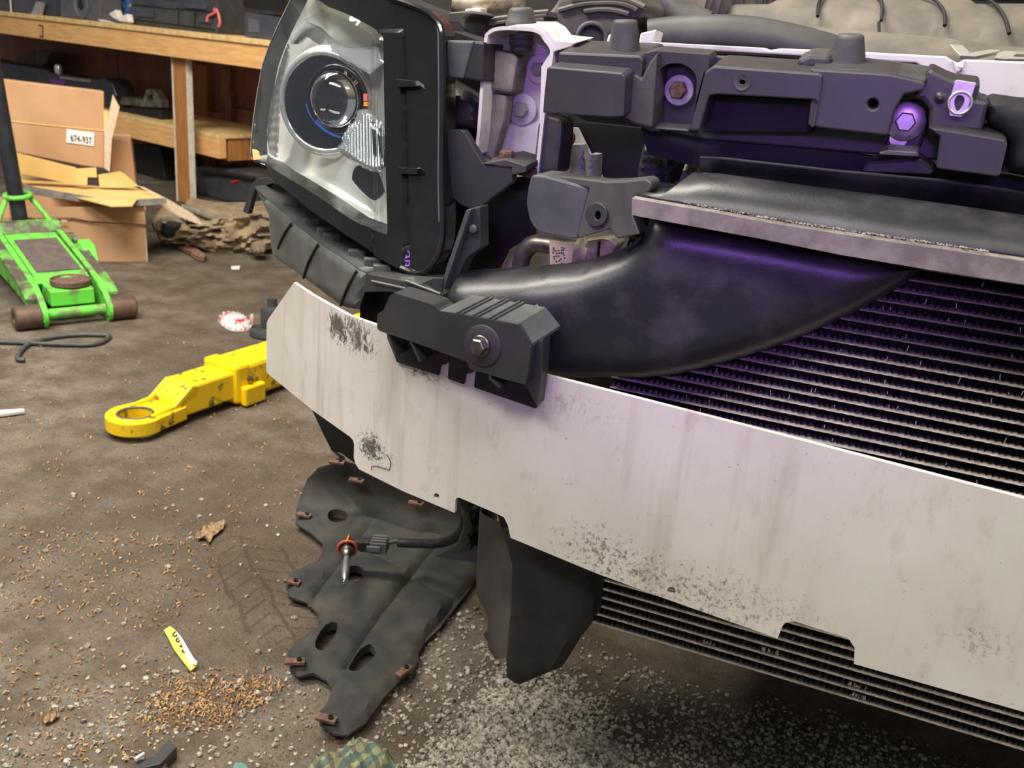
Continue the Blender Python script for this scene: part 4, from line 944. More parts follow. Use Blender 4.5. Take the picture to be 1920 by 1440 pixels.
# ------------------------------------------------------------------ liner lying on the floor and the dangling bulb
ol = [(620, 840), (650, 866), (680, 872), (760, 900), (852, 940), (880, 935), (905, 960), (897, 1080)] + list(reversed(
    z13((440, 235), (390, 240), (360, 270), (290, 290), (230, 350), (180, 470), (165, 540), (163, 600), (250, 660), (315, 715), (318, 760), (280, 820), (200, 850), (125, 880), (110, 950), (125, 1015), (225, 1045), (288, 1110), (292, 1180), (160, 1275), (122, 1320)) +
    z14((222, 690), (240, 760), (290, 803), (400, 785), (490, 830), (528, 895), (500, 990), (430, 1060), (440, 1130), (540, 1200), (640, 1208), (760, 1130), (880, 960), (1000, 830), (1085, 780), (1125, 690), (1125, 640), (1190, 530), (1270, 460), (1400, 290), (1540, 110))))[:]
liner = empty('fender_liner', atZ(700, 1150), 'black felt wheel arch liner lying on the floor under the car', 'liner')
def zl(px, py):
    """height of the liner: flat near the camera, curling up under the beam"""
    t = max(0, (985 + (px - 700) * .22 - py) / 100.0)
    return .016 + .10 * t ** 1.3
def SL(px, py): return atZ(px, py, zl(px, py))
creases = [z13((580, 620), (430, 820), (270, 1020), (180, 1140)), z13((950, 740), (810, 910), (640, 1130), (530, 1290), (440, 1440)), z13((450, 440), (560, 560), (800, 640), (1050, 680)), z13((1190, 930), (1060, 1050), (900, 1250)), z13((820, 920), (1050, 1030)), z13((480, 720), (760, 860))]
def dl(x, y, d):
    h = .010 * min(1, d / 12) + .0015 * math.sin(x * .11) * math.sin(y * .09)
    for c in creases:
        m_ = min(dseg((x, y), c[i], c[i + 1]) for i in range(len(c) - 1))
        if m_ < 9: h -= .009 * (1 - m_ / 9)
    return h
lo_ = [(p[0], p[1]) for p in ol]
holes_l = [circ(633, 976, 19, 13, 16), circ(665, 1085, 19, 16, 16), cr(z14((410, 640), (420, 580), (480, 490), (560, 470), (555, 540), (500, 640), (450, 668)), 2, True), cr(z14((640, 800), (660, 730), (720, 660), (790, 620), (830, 680), (780, 740), (710, 800)), 2, True)]
ls = patch('liner_sheet', lo_, SL, 'liner', liner, th=.004, ext=(0, 0, -1), step=8, disp=dl, holes=holes_l, lines=creases)
# clips on the liner edge
def lclip(px, py, ang, m='rust', i=0):
    p = atZ(px, py, zl(px, py) + .012); c, s = math.cos(ang), math.sin(ang)
    o = fbox('spring_clip', p, (c, s, 0), (-s, c, 0), UP, (-.014, -.006, -.001), (.014, .006, .004), m, liner, .0008)
    lathe('clip_hole', p + Vector((c, s, 0)) * .006 + UP * .0035, (0, 0, 1), [(.0035, 0), (.0035, .004), (.002, .004), (.002, .001)], 'matte_black', o, 12)
for x, y, a in ((570, 967, .1), (548, 1092, .1), (553, 1242, .5), (612, 1349, .15), (757, 1260, 1.4), (632, 868, .3), (668, 902, .2), (780, 945, .2)): lclip(x, y, a)
# mud lump at the back of the liner
# bulb and its wire
wire = [atZ(*p, z) for p, z in zip([(868, 930), (872, 960), (868, 990), (850, 1010), (820, 1019), (780, 1019), (748, 1018)], (.34, .26, .19, .15, .12, .095, .085))]
bulb = empty('headlight_bulb', atZ(655, 1050, .03), 'unplugged halogen bulb dangling on its black wire above the liner', 'bulb')
tube('wire_sleeve', wire, .0075, 'harness', bulb, 12)
wp = wire[-1]; k0 = atZ(727, 1022, .082)
tube('wire', [wp, wp.lerp(k0, .5) + UP * .002, k0], .0022, 'plug', bulb, 8)
tube('wire', [wp + UP * .004, wp.lerp(k0, .5) + UP * .005, k0 + UP * .004], .0022, 'plug', bulb, 8)
ca, cb = atZ(727, 1024, .082), atZ(676, 1020, .080); ax = (cb - ca).normalized(); sd = ax.cross(UP).normalized(); uu = sd.cross(ax)
L = (cb - ca).length
con = fbox('connector', ca, ax, sd, uu, (0, -.012, -.010), (L * .60, .012, .010), 'plug', bulb, .001)
for k in (-.010, -.002, .006): fbox('connector_rib', ca, ax, sd, uu, (L * .02, k, .010), (L * .56, k + .004, .014), 'plug', con, .0005)
fbox('connector_tab', ca, ax, sd, uu, (L * .2, -.016, -.004), (L * .7, -.012, .005), 'plug', con, .0005)
fbox('plug_neck', ca, ax, sd, uu, (L * .60, -.010, -.009), (L * 1.0, .010, .009), 'harness', bulb, .001)
fbox('bulb_socket', ca, ax, sd, uu, (L * 1.0, -.008, -.008), (L * 1.35, .008, .008), 'harness', bulb, .001)
bc = atZ(651, 1030, .075); tip = atZ(645, 1098, .065); bx_ = (tip - bc).normalized(); BL = (tip - bc).length
lathe('bulb_base', bc - bx_ * .012, bx_, [(.012, -.004), (.0135, 0), (.0135, .008)], 'harness', bulb, 24)
tor('seal_ring', bc - bx_ * .002, bx_, .0150, .0024, 'oring', bulb)
_cd = (CAM - bc).normalized(); fbox('amber_tab', bc - bx_ * .026 + _cd * .022, sd, uu, bx_, (-.010, -.004, -.008), (.008, .004, .006), 'amber', bulb, .001)
lathe('bulb_collar', bc, bx_, [(.011, 0), (.011, .006), (.009, .008), (.009, .014), (.0075, .016), (.007, .022)], 'steel', bulb, 24)
lathe('bulb_glass', bc, bx_, [(.0068, .020), (.0068, BL * .72), (.0062, BL * .88), (.003, BL), (.0005, BL * 1.02)], 'clear', bulb, 24)
lathe('bulb_shine_core', bc, bx_, [(.0045, .022), (.0055, BL * .6), (.004, BL * .8), (.001, BL * .86)], 'zinc', bulb, 14)  # bright core put inside so the glass looks shiny

# ------------------------------------------------------------------ workbench
bench = empty('workbench', PB, 'pine lumber workbench with a painted post along the back wall', 'workbench')
fbox('front_rail', PB, bu, bn, UP, (-3.2, 0, .668), (1.9, .04, .762), 'wood', bench, .002)
fbox('bench_top', PB, bu, bn, UP, (-3.2, -.01, .763), (1.9, .60, .785), 'ply', bench, .002)
for x0 in (-.055, -2.2, 1.75):
    po = fbox('bench_post', PB, bu, bn, UP, (x0, .042, 0), (x0 + .115, .072, .668), 'woodv', bench, .002)
    fbox('painted_edge', PB, bu, bn, UP, (x0 + .115, .0415, 0), (x0 + .118, .0725, .666), 'paintw', po)
    fbox('painted_edge', PB, bu, bn, UP, (x0 - .002, .0405, 0), (x0 + .010, .0725, .666), 'paintw', po)
fbox('shelf_rail', PB, bu, bn, UP, (-2.6, .14, .225), (.16, .18, .315), 'wood', bench, .002)
fbox('shelf_board', PB, bu, bn, UP, (-2.6, .14, .316), (.16, .55, .334), 'ply', bench, .002)
fbox('shelf_cleat', PB, bu, bn, UP, (.06, .20, .21), (.15, .55, .315), 'woodv', bench, .002)
_a, _b2 = SBn(-.002)(73, 47), SBn(-.002)(80, 70)
tube('rail_mark', [_a, SBn(-.002)(80, 48), _b2, SBn(-.002)(75, 67)], .004, 'ink', bench, 6, 0)

def item(name, label, cat, px, off, th, m, bev=.006, group=None, holes=(), zmin=.787):
    o = patch(name, px, SBn(off), m, None, th=th, ext=tuple(bn), bev=bev, holes=holes); tag(o, label, cat, group)
    for v in o.data.vertices: v.co.z = max(v.co.z, zmin)
    return o
def bz(px, off): return SBn(off)(*px)
spk = item('speaker', 'grey bookshelf speaker standing on the bench', 'speaker', [(110, -90), (186, -80), (187, 41), (113, 33)], .06, .12, 'speaker')
_c = SBn(.058)(152, 8); lathe('woofer_surround', _c, -bn, [(.072, 0), (.070, .006), (.060, .008), (.040, -.012), (.028, -.016)], 'speaker', spk, 30); lathe('woofer_dome', _c - bn * .002, -bn, [(.030, -.012), (.024, .004), (.010, .010), (.001, .011)], 'deep', spk, 24)
tvb = item('storage_bin', 'dark plastic case at the left end of the bench', 'case', [(-60, -60), (100, -40), (103, 30), (60, 26), (-60, 12)], .08, .3, 'tote')
patch('clear_plastic', [(68, 3), (82, 5), (76, 30), (58, 26)], SBn(.05), 'zinc', tvb, th=.01, ext=tuple(bn))
tube('bin_strap', [SBn(.06)(18, -20), SBn(.06)(21, 23)], .004, 'white_bit', tvb, 6, 0)
pk = item('parts_bag', 'blue printed parts bag slumped on the bench', 'bag', [(200, -40), (238, -35), (240, 12), (236, 30), (226, 28), (218, 14), (208, 8)], .21, .05, 'blue', .01)
item('crumpled_paper', 'crumpled white paper on the bench beside the blue bag', 'paper', [(203, 26), (216, 18), (222, 32), (238, 26), (241, 42), (224, 40), (212, 34)], .04, .03, 'white_bit', .004)
item('paper_scrap', 'small white scraps on the bench edge below the speaker', 'scrap', [(181, 36), (190, 37), (201, 40), (207, 43), (200, 45), (188, 42)], .02, .03, 'white_bit', .003)
eq = item('equipment_case', 'black electronic equipment case with a pink wire', 'case', [(243, -60), (408, -45), (406, 66), (396, 65), (246, 46)], .10, .34, 'elec')
for (a, b) in (((249, 9), (404, 23)), ((249, 36), (404, 56)), ((335, 20), (334, 48)), ((366, 22), (365, 50))):
    tube('case_seam', [SBn(.098)(*a), SBn(.098)(*b)], .003, 'deep', eq, 6, 0)
for x, y, w_, h_ in ((256, 14, 30, 16), (300, 2, 28, 12), (345, 4, 40, 10), (372, 28, 22, 14)):
    patch('case_panel', [(x, y), (x + w_, y + w_ * .1), (x + w_, y + h_ + w_ * .1), (x, y + h_)], SBn(.092), 'tote', eq, th=.01, ext=tuple(bn), bev=.002)
tube('pink_wire', [SBn(.085)(*p) for p in ((388, 40), (390, 31), (398, 26), (404, 22), (402, 17), (408, 22), (412, 40), (410, 50))], .006, mat('pink_wire_insulation', (214, 110, 116), .5), eq, 8)
item('wall_stud_post', 'weathered brown post standing behind the bench items', 'post', [(418, -60), (456, -55), (455, 60), (445, 68), (425, 66)], .36, .08, 'post_old')
tt = item('storage_tote', 'dark grey lidded tote on the bench beside the headlight', 'tote', [(458, 22), (620, 45), (640, 110), (458, 74)], .06, .34, 'tote')
patch('tote_lid', [(455, -10), (640, 5), (642, 40), (455, 14)], SBn(.05), 'deep', tt, th=.36, ext=tuple(bn), bev=.006)
patch('tote_panel', [(465, 34), (484, 37), (484, 62), (465, 60)], SBn(.055), 'speaker', tt, th=.01, ext=tuple(bn), bev=.002)
# lower shelf
item('folded_cloth', 'grey folded cloth on the lower shelf', 'cloth', z9((80, 430), (120, 380), (265, 350), (350, 360), (290, 470), (200, 465)), .42, .12, 'rag', .01, zmin=.336)
st = item('strut_part', 'long black plastic trim part lying on the lower shelf', 'trim part', z9((-120, 400), (0, 430), (320, 480), (350, 505), (640, 545), (720, 540), (770, 570), (800, 660), (770, 760), (700, 740), (620, 620), (-120, 560)), .22, .12, 'handle', .008, zmin=.336)
patch('purple_insert', z9((350, 545), (460, 560), (440, 590), (350, 578)), SBn(.215), 'purple_pl', st, th=.01, ext=tuple(bn), bev=.002)
lathe('chrome_knob', SBn(.25)(*z9((405, 470))[0]), (0, 0, 1), [(.02, -.03), (.022, 0), (.016, .018), (.001, .02)], 'chrome', st, 18)
tube('silver_rod', [SBn(.21)(*z9(p)[0]) for p in ((420, 535), (520, 548), (625, 560))], .008, 'zinc', st, 8, 0)
mbp = item('metal_bracket', 'dull metal bracket assembly on the lower shelf beside the post', 'bracket', z9((980, 710), (1010, 620), (1060, 612), (1110, 700), (1112, 745), (960, 740)), .24, .05, 'bronze', .004, holes=[z9((1018, 660), (1052, 655), (1058, 690), (1010, 700))], zmin=.336)
item('flat_metal_part', 'flat stacked metal parts on the lower shelf', 'metal part', z9((820, 665), (980, 690), (980, 715), (960, 735), (815, 725)), .26, .12, 'bronze', .004, zmin=.336)
item('black_shelf_box', 'low black box under the metal parts on the lower shelf', 'box', z9((815, 745), (1112, 760), (1112, 830), (815, 800)), .22, .2, 'deep', .006, zmin=.336)
item('dark_bin', 'dark bin on the floor beneath the lower shelf', 'bin', z9((915, 1000), (1110, 1010), (1145, 1380), (950, 1330)), .30, .2, 'deep', .008, zmin=0)
hs = tube('red_hose', [SBn(.58)(*z9(p)[0]) for p in ((1300, 690), (1390, 800), (1440, 930), (1470, 1050), (1490, 1150))], .012, 'red_hose', None, 10)
tag(hs, 'red hose hanging down the back wall', 'hose')
can = item('gas_can', 'black plastic can with a red cap under the bench', 'can', z9((1300, 1190), (1330, 1155), (1400, 1148), (1560, 1165), (1830, 1215), (2000, 1240), (2000, 1440), (1850, 1425), (1560, 1410), (1300, 1385), (1285, 1260)), .22, .18, 'elec', .02, zmin=0)
lathe('red_cap', SBn(.215)(*z9((1330, 1290))[0]), -bn, [(.030, 0), (.030, .02), (.026, .026), (.001, .026)], 'red', can, 22)
tube('can_handle', [SBn(.21)(*z9(p)[0]) for p in ((1400, 1195), (1560, 1205), (1760, 1240))], .010, 'deep', can, 8)
patch('red_mark', z9((1600, 1255), (1655, 1240), (1660, 1250), (1605, 1268)), SBn(.215), 'red', can, th=.004, ext=tuple(bn))

# ------------------------------------------------------------------ cardboard
VB = SV((150, 491.5), (273, 491.5))
VBo = lambda o: SV((150, 491.5), (273, 491.5), o)
nb = tuple(VB.n)
def zq(*p): return Q(0, 330, .16667, p)
cb1 = patch('cardboard_box', [(-40, 402), (27, 408), (273, 421), (274, 491.5), (150, 491.5), (-40, 489)], VB, 'card', None, th=.36, ext=nb, bev=.002)
tag(cb1, 'closed brown cardboard box on the floor behind the green jack', 'box')
patch('box_flap', zq((100, 360), (1100, 345), (1620, 340), (1642, 545), (1000, 505), (820, 468), (100, 455)), VBo(-.012), 'card', cb1, th=.004, ext=nb)
patch('box_flap_back', zq((100, 200), (300, 205), (1100, 320), (1620, 335), (1620, 400), (100, 390)), VBo(.12), 'card', cb1, th=.004, ext=nb)
patch('cut_edge', [(273, 421), (277.5, 490), (274, 491.5)], VBo(-.002), 'card_edge', cb1, th=.004, ext=nb)
for x, y, w_ in ((67, 410, 4), (75, 411, 22), (115, 412.5, 11)):
    patch('torn_edge', [(x, y), (x + w_, y + .8), (x + w_, y + 3.5), (x, y + 4)], VBo(-.018), 'card_edge', cb1, th=.003, ext=nb)
op = empty('opened_carton', atZ(150, 470, 0), 'opened cardboard carton with yellow inside lying across the box', 'box')
ZT = .235
patch('carton_floor', z9((60, 1170), (100, 1180), (525, 1275), (690, 1290), (900, 1285), (1140, 1372), (950, 1378), (918, 1422), (770, 1425), (160, 1272)), SZ(ZT), 'card_in', op, th=.004, ext=(0, 0, -1))
patch('carton_wall', z9((70, 1045), (525, 1160), (525, 1280), (100, 1190)), VBo(.16), 'card_in', op, th=.004, ext=nb)
patch('carton_tab', z9((522, 1168), (665, 1160), (672, 1228), (606, 1226), (603, 1280), (522, 1275)), VBo(.13), 'card_in', op, th=.004, ext=nb)
patch('carton_flap', z9((690, 1295), (680, 1210), (830, 1187), (870, 1210), (960, 1290), (820, 1300)), VBo(.14), 'card_in', op, th=.004, ext=nb)
patch('carton_side', zq((120, 0), (200, 0), (270, 105), (1310, 285), (1225, 342), (900, 290), (270, 195), (200, 170), (150, 60)), VBo(-.02), 'foam', op, th=.004, ext=nb)
patch('carton_side', zq((1545, 262), (1870, 250), (1880, 300), (1800, 320), (1480, 342)), VBo(-.03), 'foam', op, th=.004, ext=nb)
patch('carton_strip', z10((955, 178), (1000, 190), (1160, 270), (1330, 370), (1395, 430), (1392, 450), (1360, 440), (1240, 390), (1095, 310), (1150, 300)), VBo(.05), 'card_edge', op, th=.004, ext=nb)
cb2 = patch('standing_carton', z9((10, 550), (340, 590), (640, 625), (690, 632), (718, 640), (722, 1165), (560, 1145), (70, 1045), (30, 830)), VBo(.22), 'card', None, th=.05, ext=nb, bev=.003)
tag(cb2, 'tall brown cardboard carton with a white number sticker', 'box')
tube('carton_crease', [VBo(.219)(*z9(p)[0]) for p in ((35, 835), (300, 865), (720, 905))], .0022, 'card_in', cb2, 6, 0)
patch('carton_side', z9((722, 905), (740, 860), (780, 655), (828, 745), (775, 960), (760, 1190), (722, 1165)), VBo(.18), 'card_edge', cb2, th=.03, ext=nb)
patch('carton_edge', z9((716, 760), (750, 770), (740, 900), (720, 930)), VBo(.20), 'card_in', cb2, th=.01, ext=nb)
stk = patch('number_sticker', z9((462, 893), (652, 920), (650, 1012), (458, 986)), VBo(.216), 'sticker', cb2, th=.002, ext=nb)
fc = bpy.data.curves.new('sticker_number', 'FONT'); fc.body = '674-937'; fc.align_x = 'CENTER'; fc.align_y = 'CENTER'; fc.extrude = .0004
_fo = bpy.data.objects.new('tmp_text', fc); COL.objects.link(_fo)
bpy.context.view_layer.update()
_tm = bpy.data.meshes.new_from_object(_fo.evaluated_get(bpy.context.evaluated_depsgraph_get())); bpy.data.objects.remove(_fo)
a_, b_2, c_ = VBo(.213)(*z9((488, 955))[0]), VBo(.213)(*z9((634, 977))[0]), VBo(.213)(*z9((560, 945))[0])
ctr = (a_ + b_2) / 2; ex = (b_2 - a_); ey = UP * .023
w0 = max(v.co.x for v in _tm.vertices) - min(v.co.x for v in _tm.vertices); h0 = max(v.co.y for v in _tm.vertices) - min(v.co.y for v in _tm.vertices)
mk('sticker_number', [ctr + ex * (v.co.x / w0) + ey * (v.co.y / h0) + Vector(nb) * (-v.co.z) for v in _tm.vertices], [tuple(p.vertices) for p in _tm.polygons], 'ink', stk)
cb3 = patch('narrow_carton', z9((768, 968), (905, 972), (925, 1130), (945, 1290), (850, 1230), (768, 1195)), VBo(.30), 'card', None, th=.2, ext=nb, bev=.003)
tag(cb3, 'narrow plain cardboard carton behind the tall stickered one', 'box')

# ------------------------------------------------------------------ canvas heap
cv = empty('canvas_heap', atZ(400, 470), 'heap of dusty canvas and straps on the floor under the bench', 'canvas')
VC = SV((290, 474), (505, 480), .10)
def zc(*p): return Q(270, 370, .1302, p)
def crum(x, y, d):
    n1 = 1 - abs(mnoise.noise(Vector((x * .022 + y * .02, y * .075 - x * .012, 3.1)))) * 2; n2 = 1 - abs(mnoise.noise(Vector((x * .07, y * .12 + x * .03, 8.7)))) * 2
    return .05 * math.sqrt(min(1, d / 20)) + .055 * n1 + .018 * n2
patch('canvas_fold', cr(zc((130, 330), (280, 240), (480, 270), (600, 120), (780, 150), (980, 180), (1250, 190), (1560, 180), (1740, 170), (1900, 250), (1900, 640), (1780, 760), (1500, 800), (1200, 760), (900, 700), (500, 640), (280, 580), (200, 480)), 3, True), VC, 'canvas', cv, th=.18, ext=tuple(VC.n), step=5, disp=crum)
for pts, r, m_ in ((((560, 100), (760, 150), (960, 220), (1100, 300), (1250, 470), (1400, 570), (1500, 600)), .014, 'rag'), (((200, 420), (280, 300), (430, 270), (560, 330)), .012, 'rag'), (((700, 580), (900, 660), (1050, 710), (1300, 740)), .012, 'canvas'), (((1230, 220), (1230, 380), (1150, 440)), .018, 'canvas')):
    tube('canvas_strap', [VC(*p) - VC.n * .07 for p in zc(*pts)], r, m_, cv, 10)
patch('canvas_dark_fold', cr(zc((220, 460), (330, 340), (540, 350), (520, 480), (430, 580), (290, 570)), 2, True), SV((290, 474), (505, 480), .025), 'matte_black', cv, th=.05, ext=tuple(VC.n), step=5, disp=rnd_edge(.03, 12))
pk2 = patch('canvas_plank', zc((430, 540), (470, 530), (900, 830), (860, 870), (780, 850), (420, 640)), SZ(.02), 'post_old', cv, th=.015, ext=(0, 0, -1))
ro = patch('cloth_ball', circ(*zc((1640, 750))[0], 15, 11, 16), SV((290, 478), (505, 484), -.05), 'canvas', None, th=.05, ext=tuple(VC.n), step=4, disp=lambda x, y, d: .03 * math.sqrt(min(1, d / 10)) + .006 * math.sin(x * .9) * math.sin(y * .8))
tag(ro, 'small tan cloth bundle in front of the canvas heap', 'cloth')

# ------------------------------------------------------------------ green floor jack
JA = Vector((-2.125, 2.015, 0)); jd = Vector((-.875, .484, 0)).normalized(); jr = Vector((.484, .875, 0)).normalized()
jack = empty('floor_jack', JA, 'worn green trolley floor jack with black handle', 'jack')
def jp(r, d, z): return JA + jr * r + jd * d + UP * z
for s in (-1, 1):
    wo = lathe('front_wheel', jp(s * .095, 0, .034), jr * s, [(.030, 0), (.034, .004), (.034, .066), (.030, .070), (.014, .070), (.013, .060)], 'wheel', jack, 28)
    lathe('hub_flange', jp(s * .083, 0, .034), jr * s, [(.036, 0), (.036, .010)], 'green', jack, 24)
    prism('side_plate', jp(s * .088, 0, 0), jd, UP, [(-.03, .02), (-.032, .05), (0, .075), (.06, .105), (.16, .125), (.30, .150), (.45, .175), (.60, .180), (.66, .13), (.66, .05), (.3, .035), (.05, .012)], jr, -.008, .008, 'green', jack, .002)
    prism('plate_flange', jp(s * .103, 0, 0), jd, UP, [(.02, .080), (.06, .100), (.16, .120), (.30, .146), (.45, .170), (.45, .162), (.30, .138), (.16, .112), (.06, .090), (.02, .070)], jr, -.024, .024, 'green_dirty', jack, .002)
cyl('front_axle', jp(-.09, 0, .036), jp(.09, 0, .036), .015, 'green', jack, 20)
prism('jack_arm', jp(0, 0, 0), jd, UP, [(.10, .100), (.14, .118), (.46, .172), (.46, .150), (.12, .080)], jr, -.075, .075, 'green', jack, .003)
mk('anti_slip_pad', [jp(-.062, .15, .1215), jp(.062, .15, .1215), jp(.062, .40, .1640), jp(-.062, .40, .1640), jp(-.062, .15, .1235), jp(.062, .15, .1235), jp(.062, .40, .1660), jp(-.062, .40, .1660)], [(0, 1, 2, 3), (7, 6, 5, 4), (0, 1, 5, 4), (1, 2, 6, 5), (2, 3, 7, 6), (3, 0, 4, 7)], 'pad', jack)
prism('saddle_block', jp(0, 0, 0), jd, UP, [(.02, .05), (.02, .095), (.12, .10), (.12, .05)], jr, -.06, .06, 'green', jack, .003)
lathe('saddle', jp(.01, .075, .094), (0, 0, 1), [(.040, 0), (.055, .006), (.056, .020), (.052, .022), (.048, .014), (.001, .014)], 'rust', jack, 24)
prism('rear_cross_plate', jp(0, 0, 0), jd, UP, [(.47, .17), (.49, .20), (.53, .20), (.53, .17)], jr, -.10, .10, 'green_dirty', jack, .002)
prism('rear_tray', jp(0, 0, 0), jd, UP, [(.47, .06), (.47, .15), (.70, .15), (.70, .06)], jr, -.075, .075, 'green', jack, .004)
for s in (-1, 1):
    tube('yoke_arm', [jp(s * .08, .52, .19), jp(s * .055, .55, .235), jp(s * .036, .575, .262)], .008, 'green', jack, 10, 0)
    lathe('rear_caster', jp(s * .11, .62, .032), jr * s, [(.028, -.012), (.030, -.008), (.030, .012), (.028, .014)], 'wheel', jack, 20)
tor('yoke_ring', jp(0, .58, .270), Vector((0, -.1, 1)), .038, .008, 'green', jack)
hb = jp(0, .575, .18); htop = hb + (jd * -.02 + jr * -.045 + UP * .55)
tube('jack_handle', [hb, hb.lerp(htop, .5), htop + UP * .25 + jr * -.02], .024, 'handle', jack, 16, 3)
lathe('pivot_bolt', jp(.10, .36, .165), jr, [(.013, 0), (.013, .012), (.008, .014)], 'steel', jack, 6)
prism('side_lug', jp(.12, 0, 0), jd, UP, [(.27, .11), (.30, .155), (.36, .165), (.38, .12)], jr, -.01, .03, 'green', jack, .003)

# ------------------------------------------------------------------ yellow lift arm
yl = empty('lift_arm', (-1.40, 1.60, 0), 'yellow telescoping lift arm with a ring end on the floor', 'lift arm')
yd = Vector((.145, .989, 0)).normalized(); yr = Vector((.989, -.145, 0)).normalized(); YO = Vector((-1.4055, 1.7485, 0))
fbox('outer_sleeve', YO, yr, yd, UP, (-.053, 0, .012), (.053, 1.3, .100), 'yellow_worn', yl, .010)
sl = fbox('sleeve_collar', YO, yr, yd, UP, (-.055, -.004, .008), (.057, .04, .104), 'yellow', yl, .008)
fbox('latch_block', YO, yr, yd, UP, (.054, .008, .004), (.074, .075, .052), 'yellow', yl, .005)
lathe('latch_pin', YO + yr * .055 + yd * .035 + UP * .066, yr, [(.007, 0), (.007, .010), (.004, .013)], 'steel', yl, 14)
it = prism('inner_tube', YO, yd, UP, [(.05, .020), (.05, .088), (-.120, .088), (-.165, .056), (-.165, .020)], yr, -.043, .046, 'yellow_worn', yl, .006)
for s in (-.043, .036): prism('tube_cheek', YO, yd, UP, [(-.11, .085), (-.125, .088), (-.175, .054), (-.235, .050), (-.235, .042), (-.16, .042), (-.11, .06)], yr, s, s + .010, 'yellow', it, .002)
rc = YO + yd * -.245
rp = [(-.046, .10)] + [(math.cos(math.radians(a)) * .062, math.sin(math.radians(a)) * .062) for a in range(160, 381, 10)] + [(.049, .10)]
V = []; Fc = []; hc = [(math.cos(math.radians(a)) * .034, math.sin(math.radians(a)) * .034) for a in range(0, 360, 12)]
def plate_hole(name, org, ex, ey, outline, hole, z0, z1_, m_, par, bev):
    loops = [outline, hole]; Vv = []; E = []
    for Lp in loops:
        s = len(Vv); Vv += [Vector(p) for p in Lp]; E += [(s + i, s + (i + 1) % len(Lp)) for i in range(len(Lp))]
    rv, re, rf = delaunay_2d_cdt(Vv, E, [], 0, 1e-6)[:3]
    T = [tuple(f) for f in rf if inside((sum(rv[i][0] for i in f) / 3, sum(rv[i][1] for i in f) / 3), outline) and not inside((sum(rv[i][0] for i in f) / 3, sum(rv[i][1] for i in f) / 3), hole)]
    N = len(rv); P = [org + ex * v[0] + ey * v[1] + UP * z for z in (z0, z1_) for v in rv]; cnt = {}
    for f in T:
        for a, b in ((f[0], f[1]), (f[1], f[2]), (f[2], f[0])): cnt.setdefault((min(a, b), max(a, b)), []).append((a, b))
    Fx = [tuple(reversed(f)) for f in T] + [tuple(N + i for i in f) for f in T] + [(e[0][0], e[0][1], N + e[0][1], N + e[0][0]) for e in cnt.values() if len(e) == 1]
    return mk(name, P, Fx, m_, par, False, bev)
ring = plate_hole('ring_end', rc, yr, yd, rp, hc, .014, .046, 'yellow_worn', yl, .003)
tor('worn_bore', rc + UP * .0445, UP, .037, .0035, 'bronze', ring, 40, 8)

# ------------------------------------------------------------------ small things on the floor
cable = tube('cable', [atZ(*p, .008) for p in Q(0, 440, .1736, [(-60, 1155), (150, 1162), (400, 1175), (700, 1185), (950, 1188), (1100, 1160), (1175, 1105), (1150, 1085), (900, 1078), (620, 1100), (400, 1145), (280, 1200), (200, 1290), (190, 1345), (270, 1352)])], .006, 'rubber', None, 10)
tag(cable, 'looped black cable on the floor in front of the jack', 'cable')
fo = patch('candy_wrapper', cr([(408, 598), (418, 589), (432, 587), (455, 591), (468, 602), (474, 608), (466, 616), (440, 617), (424, 612)], 2, True), SZ(.01), 'wrapper', None, th=.008, ext=(0, 0, -1), step=3, disp=lambda x, y, d: .014 * math.sqrt(min(1, d / 8)) + .007 * math.sin(x * .7) * math.sin(y * .9))
tag(fo, 'crumpled foil candy wrapper with red ends on the floor', 'wrapper')
bj = empty('bottle_jack', atZ(500, 640), 'dark bottle jack standing beyond the yellow arm', 'bottle jack')
_bp = atZ(505, 628); lathe('jack_base', _bp, (0, 0, 1), [(.055, 0), (.058, .006), (.055, .018), (.035, .024)], 'elec', bj, 26); lathe('jack_body', _bp + jr * .01, (0, 0, 1), [(.034, .02), (.034, .075), (.030, .085), (.014, .088), (.014, .11)], 'elec', bj, 24)
lathe('release_valve', _bp + Vector((-.045, -.02, .03)), (0, 0, 1), [(.008, 0), (.008, .025), (.004, .03)], 'cast', bj, 10)
sk = patch('wood_stick', [(-20, 770), (44, 766), (46, 770), (20, 774), (-20, 779)], SZ(.010), 'white_bit', None, th=.006, ext=(0, 0, -1)); tag(sk, 'pale wooden stick at the left edge of the floor', 'stick')
fl_ = patch('paper_flake', [(433, 499), (450, 498), (449, 504), (434, 504)], SZ(.004), 'white_bit', None, th=.003, ext=(0, 0, -1)); tag(fl_, 'tiny white flake on the floor below the canvas heap', 'scrap')
tape = empty('tape_strip', atZ(340, 1215), 'torn strip of yellow tape with black print on the dirt', 'tape')
def zt(*p): return Q(290, 1160, .0764, p)
patch('tape_face', zt((228, 275), (375, 180), (500, 265), (560, 360), (640, 560), (760, 780), (900, 1000), (1030, 1160), (880, 1275), (660, 1000), (470, 740), (350, 500)), SZ(.006), 'tape', tape, th=.0015, ext=(0, 0, -1), step=4, disp=lambda x, y, d: .003 * min(1, d / 4))
patch('tape_fold', zt((520, 300), (600, 380), (710, 540), (860, 800), (980, 1000), (1048, 1045), (1025, 1130), (930, 1110), (850, 1060), (760, 860), (660, 620), (560, 400)), SZ(.0105), 'tape_w', tape, th=.001, ext=(0, 0, -1))
for pts in (((500, 320), (455, 370), (460, 420), (510, 435), (545, 400)), ((600, 490), (540, 495), (530, 545), (570, 570), (605, 545)), ((620, 680), (665, 650)), ((620, 680), (670, 695)), ((690, 770), (680, 815), (735, 830))):
    tube('tape_letter', [atZ(*p, .0095) for p in zt(*pts)], .0011, 'ink', tape, 6, 3)
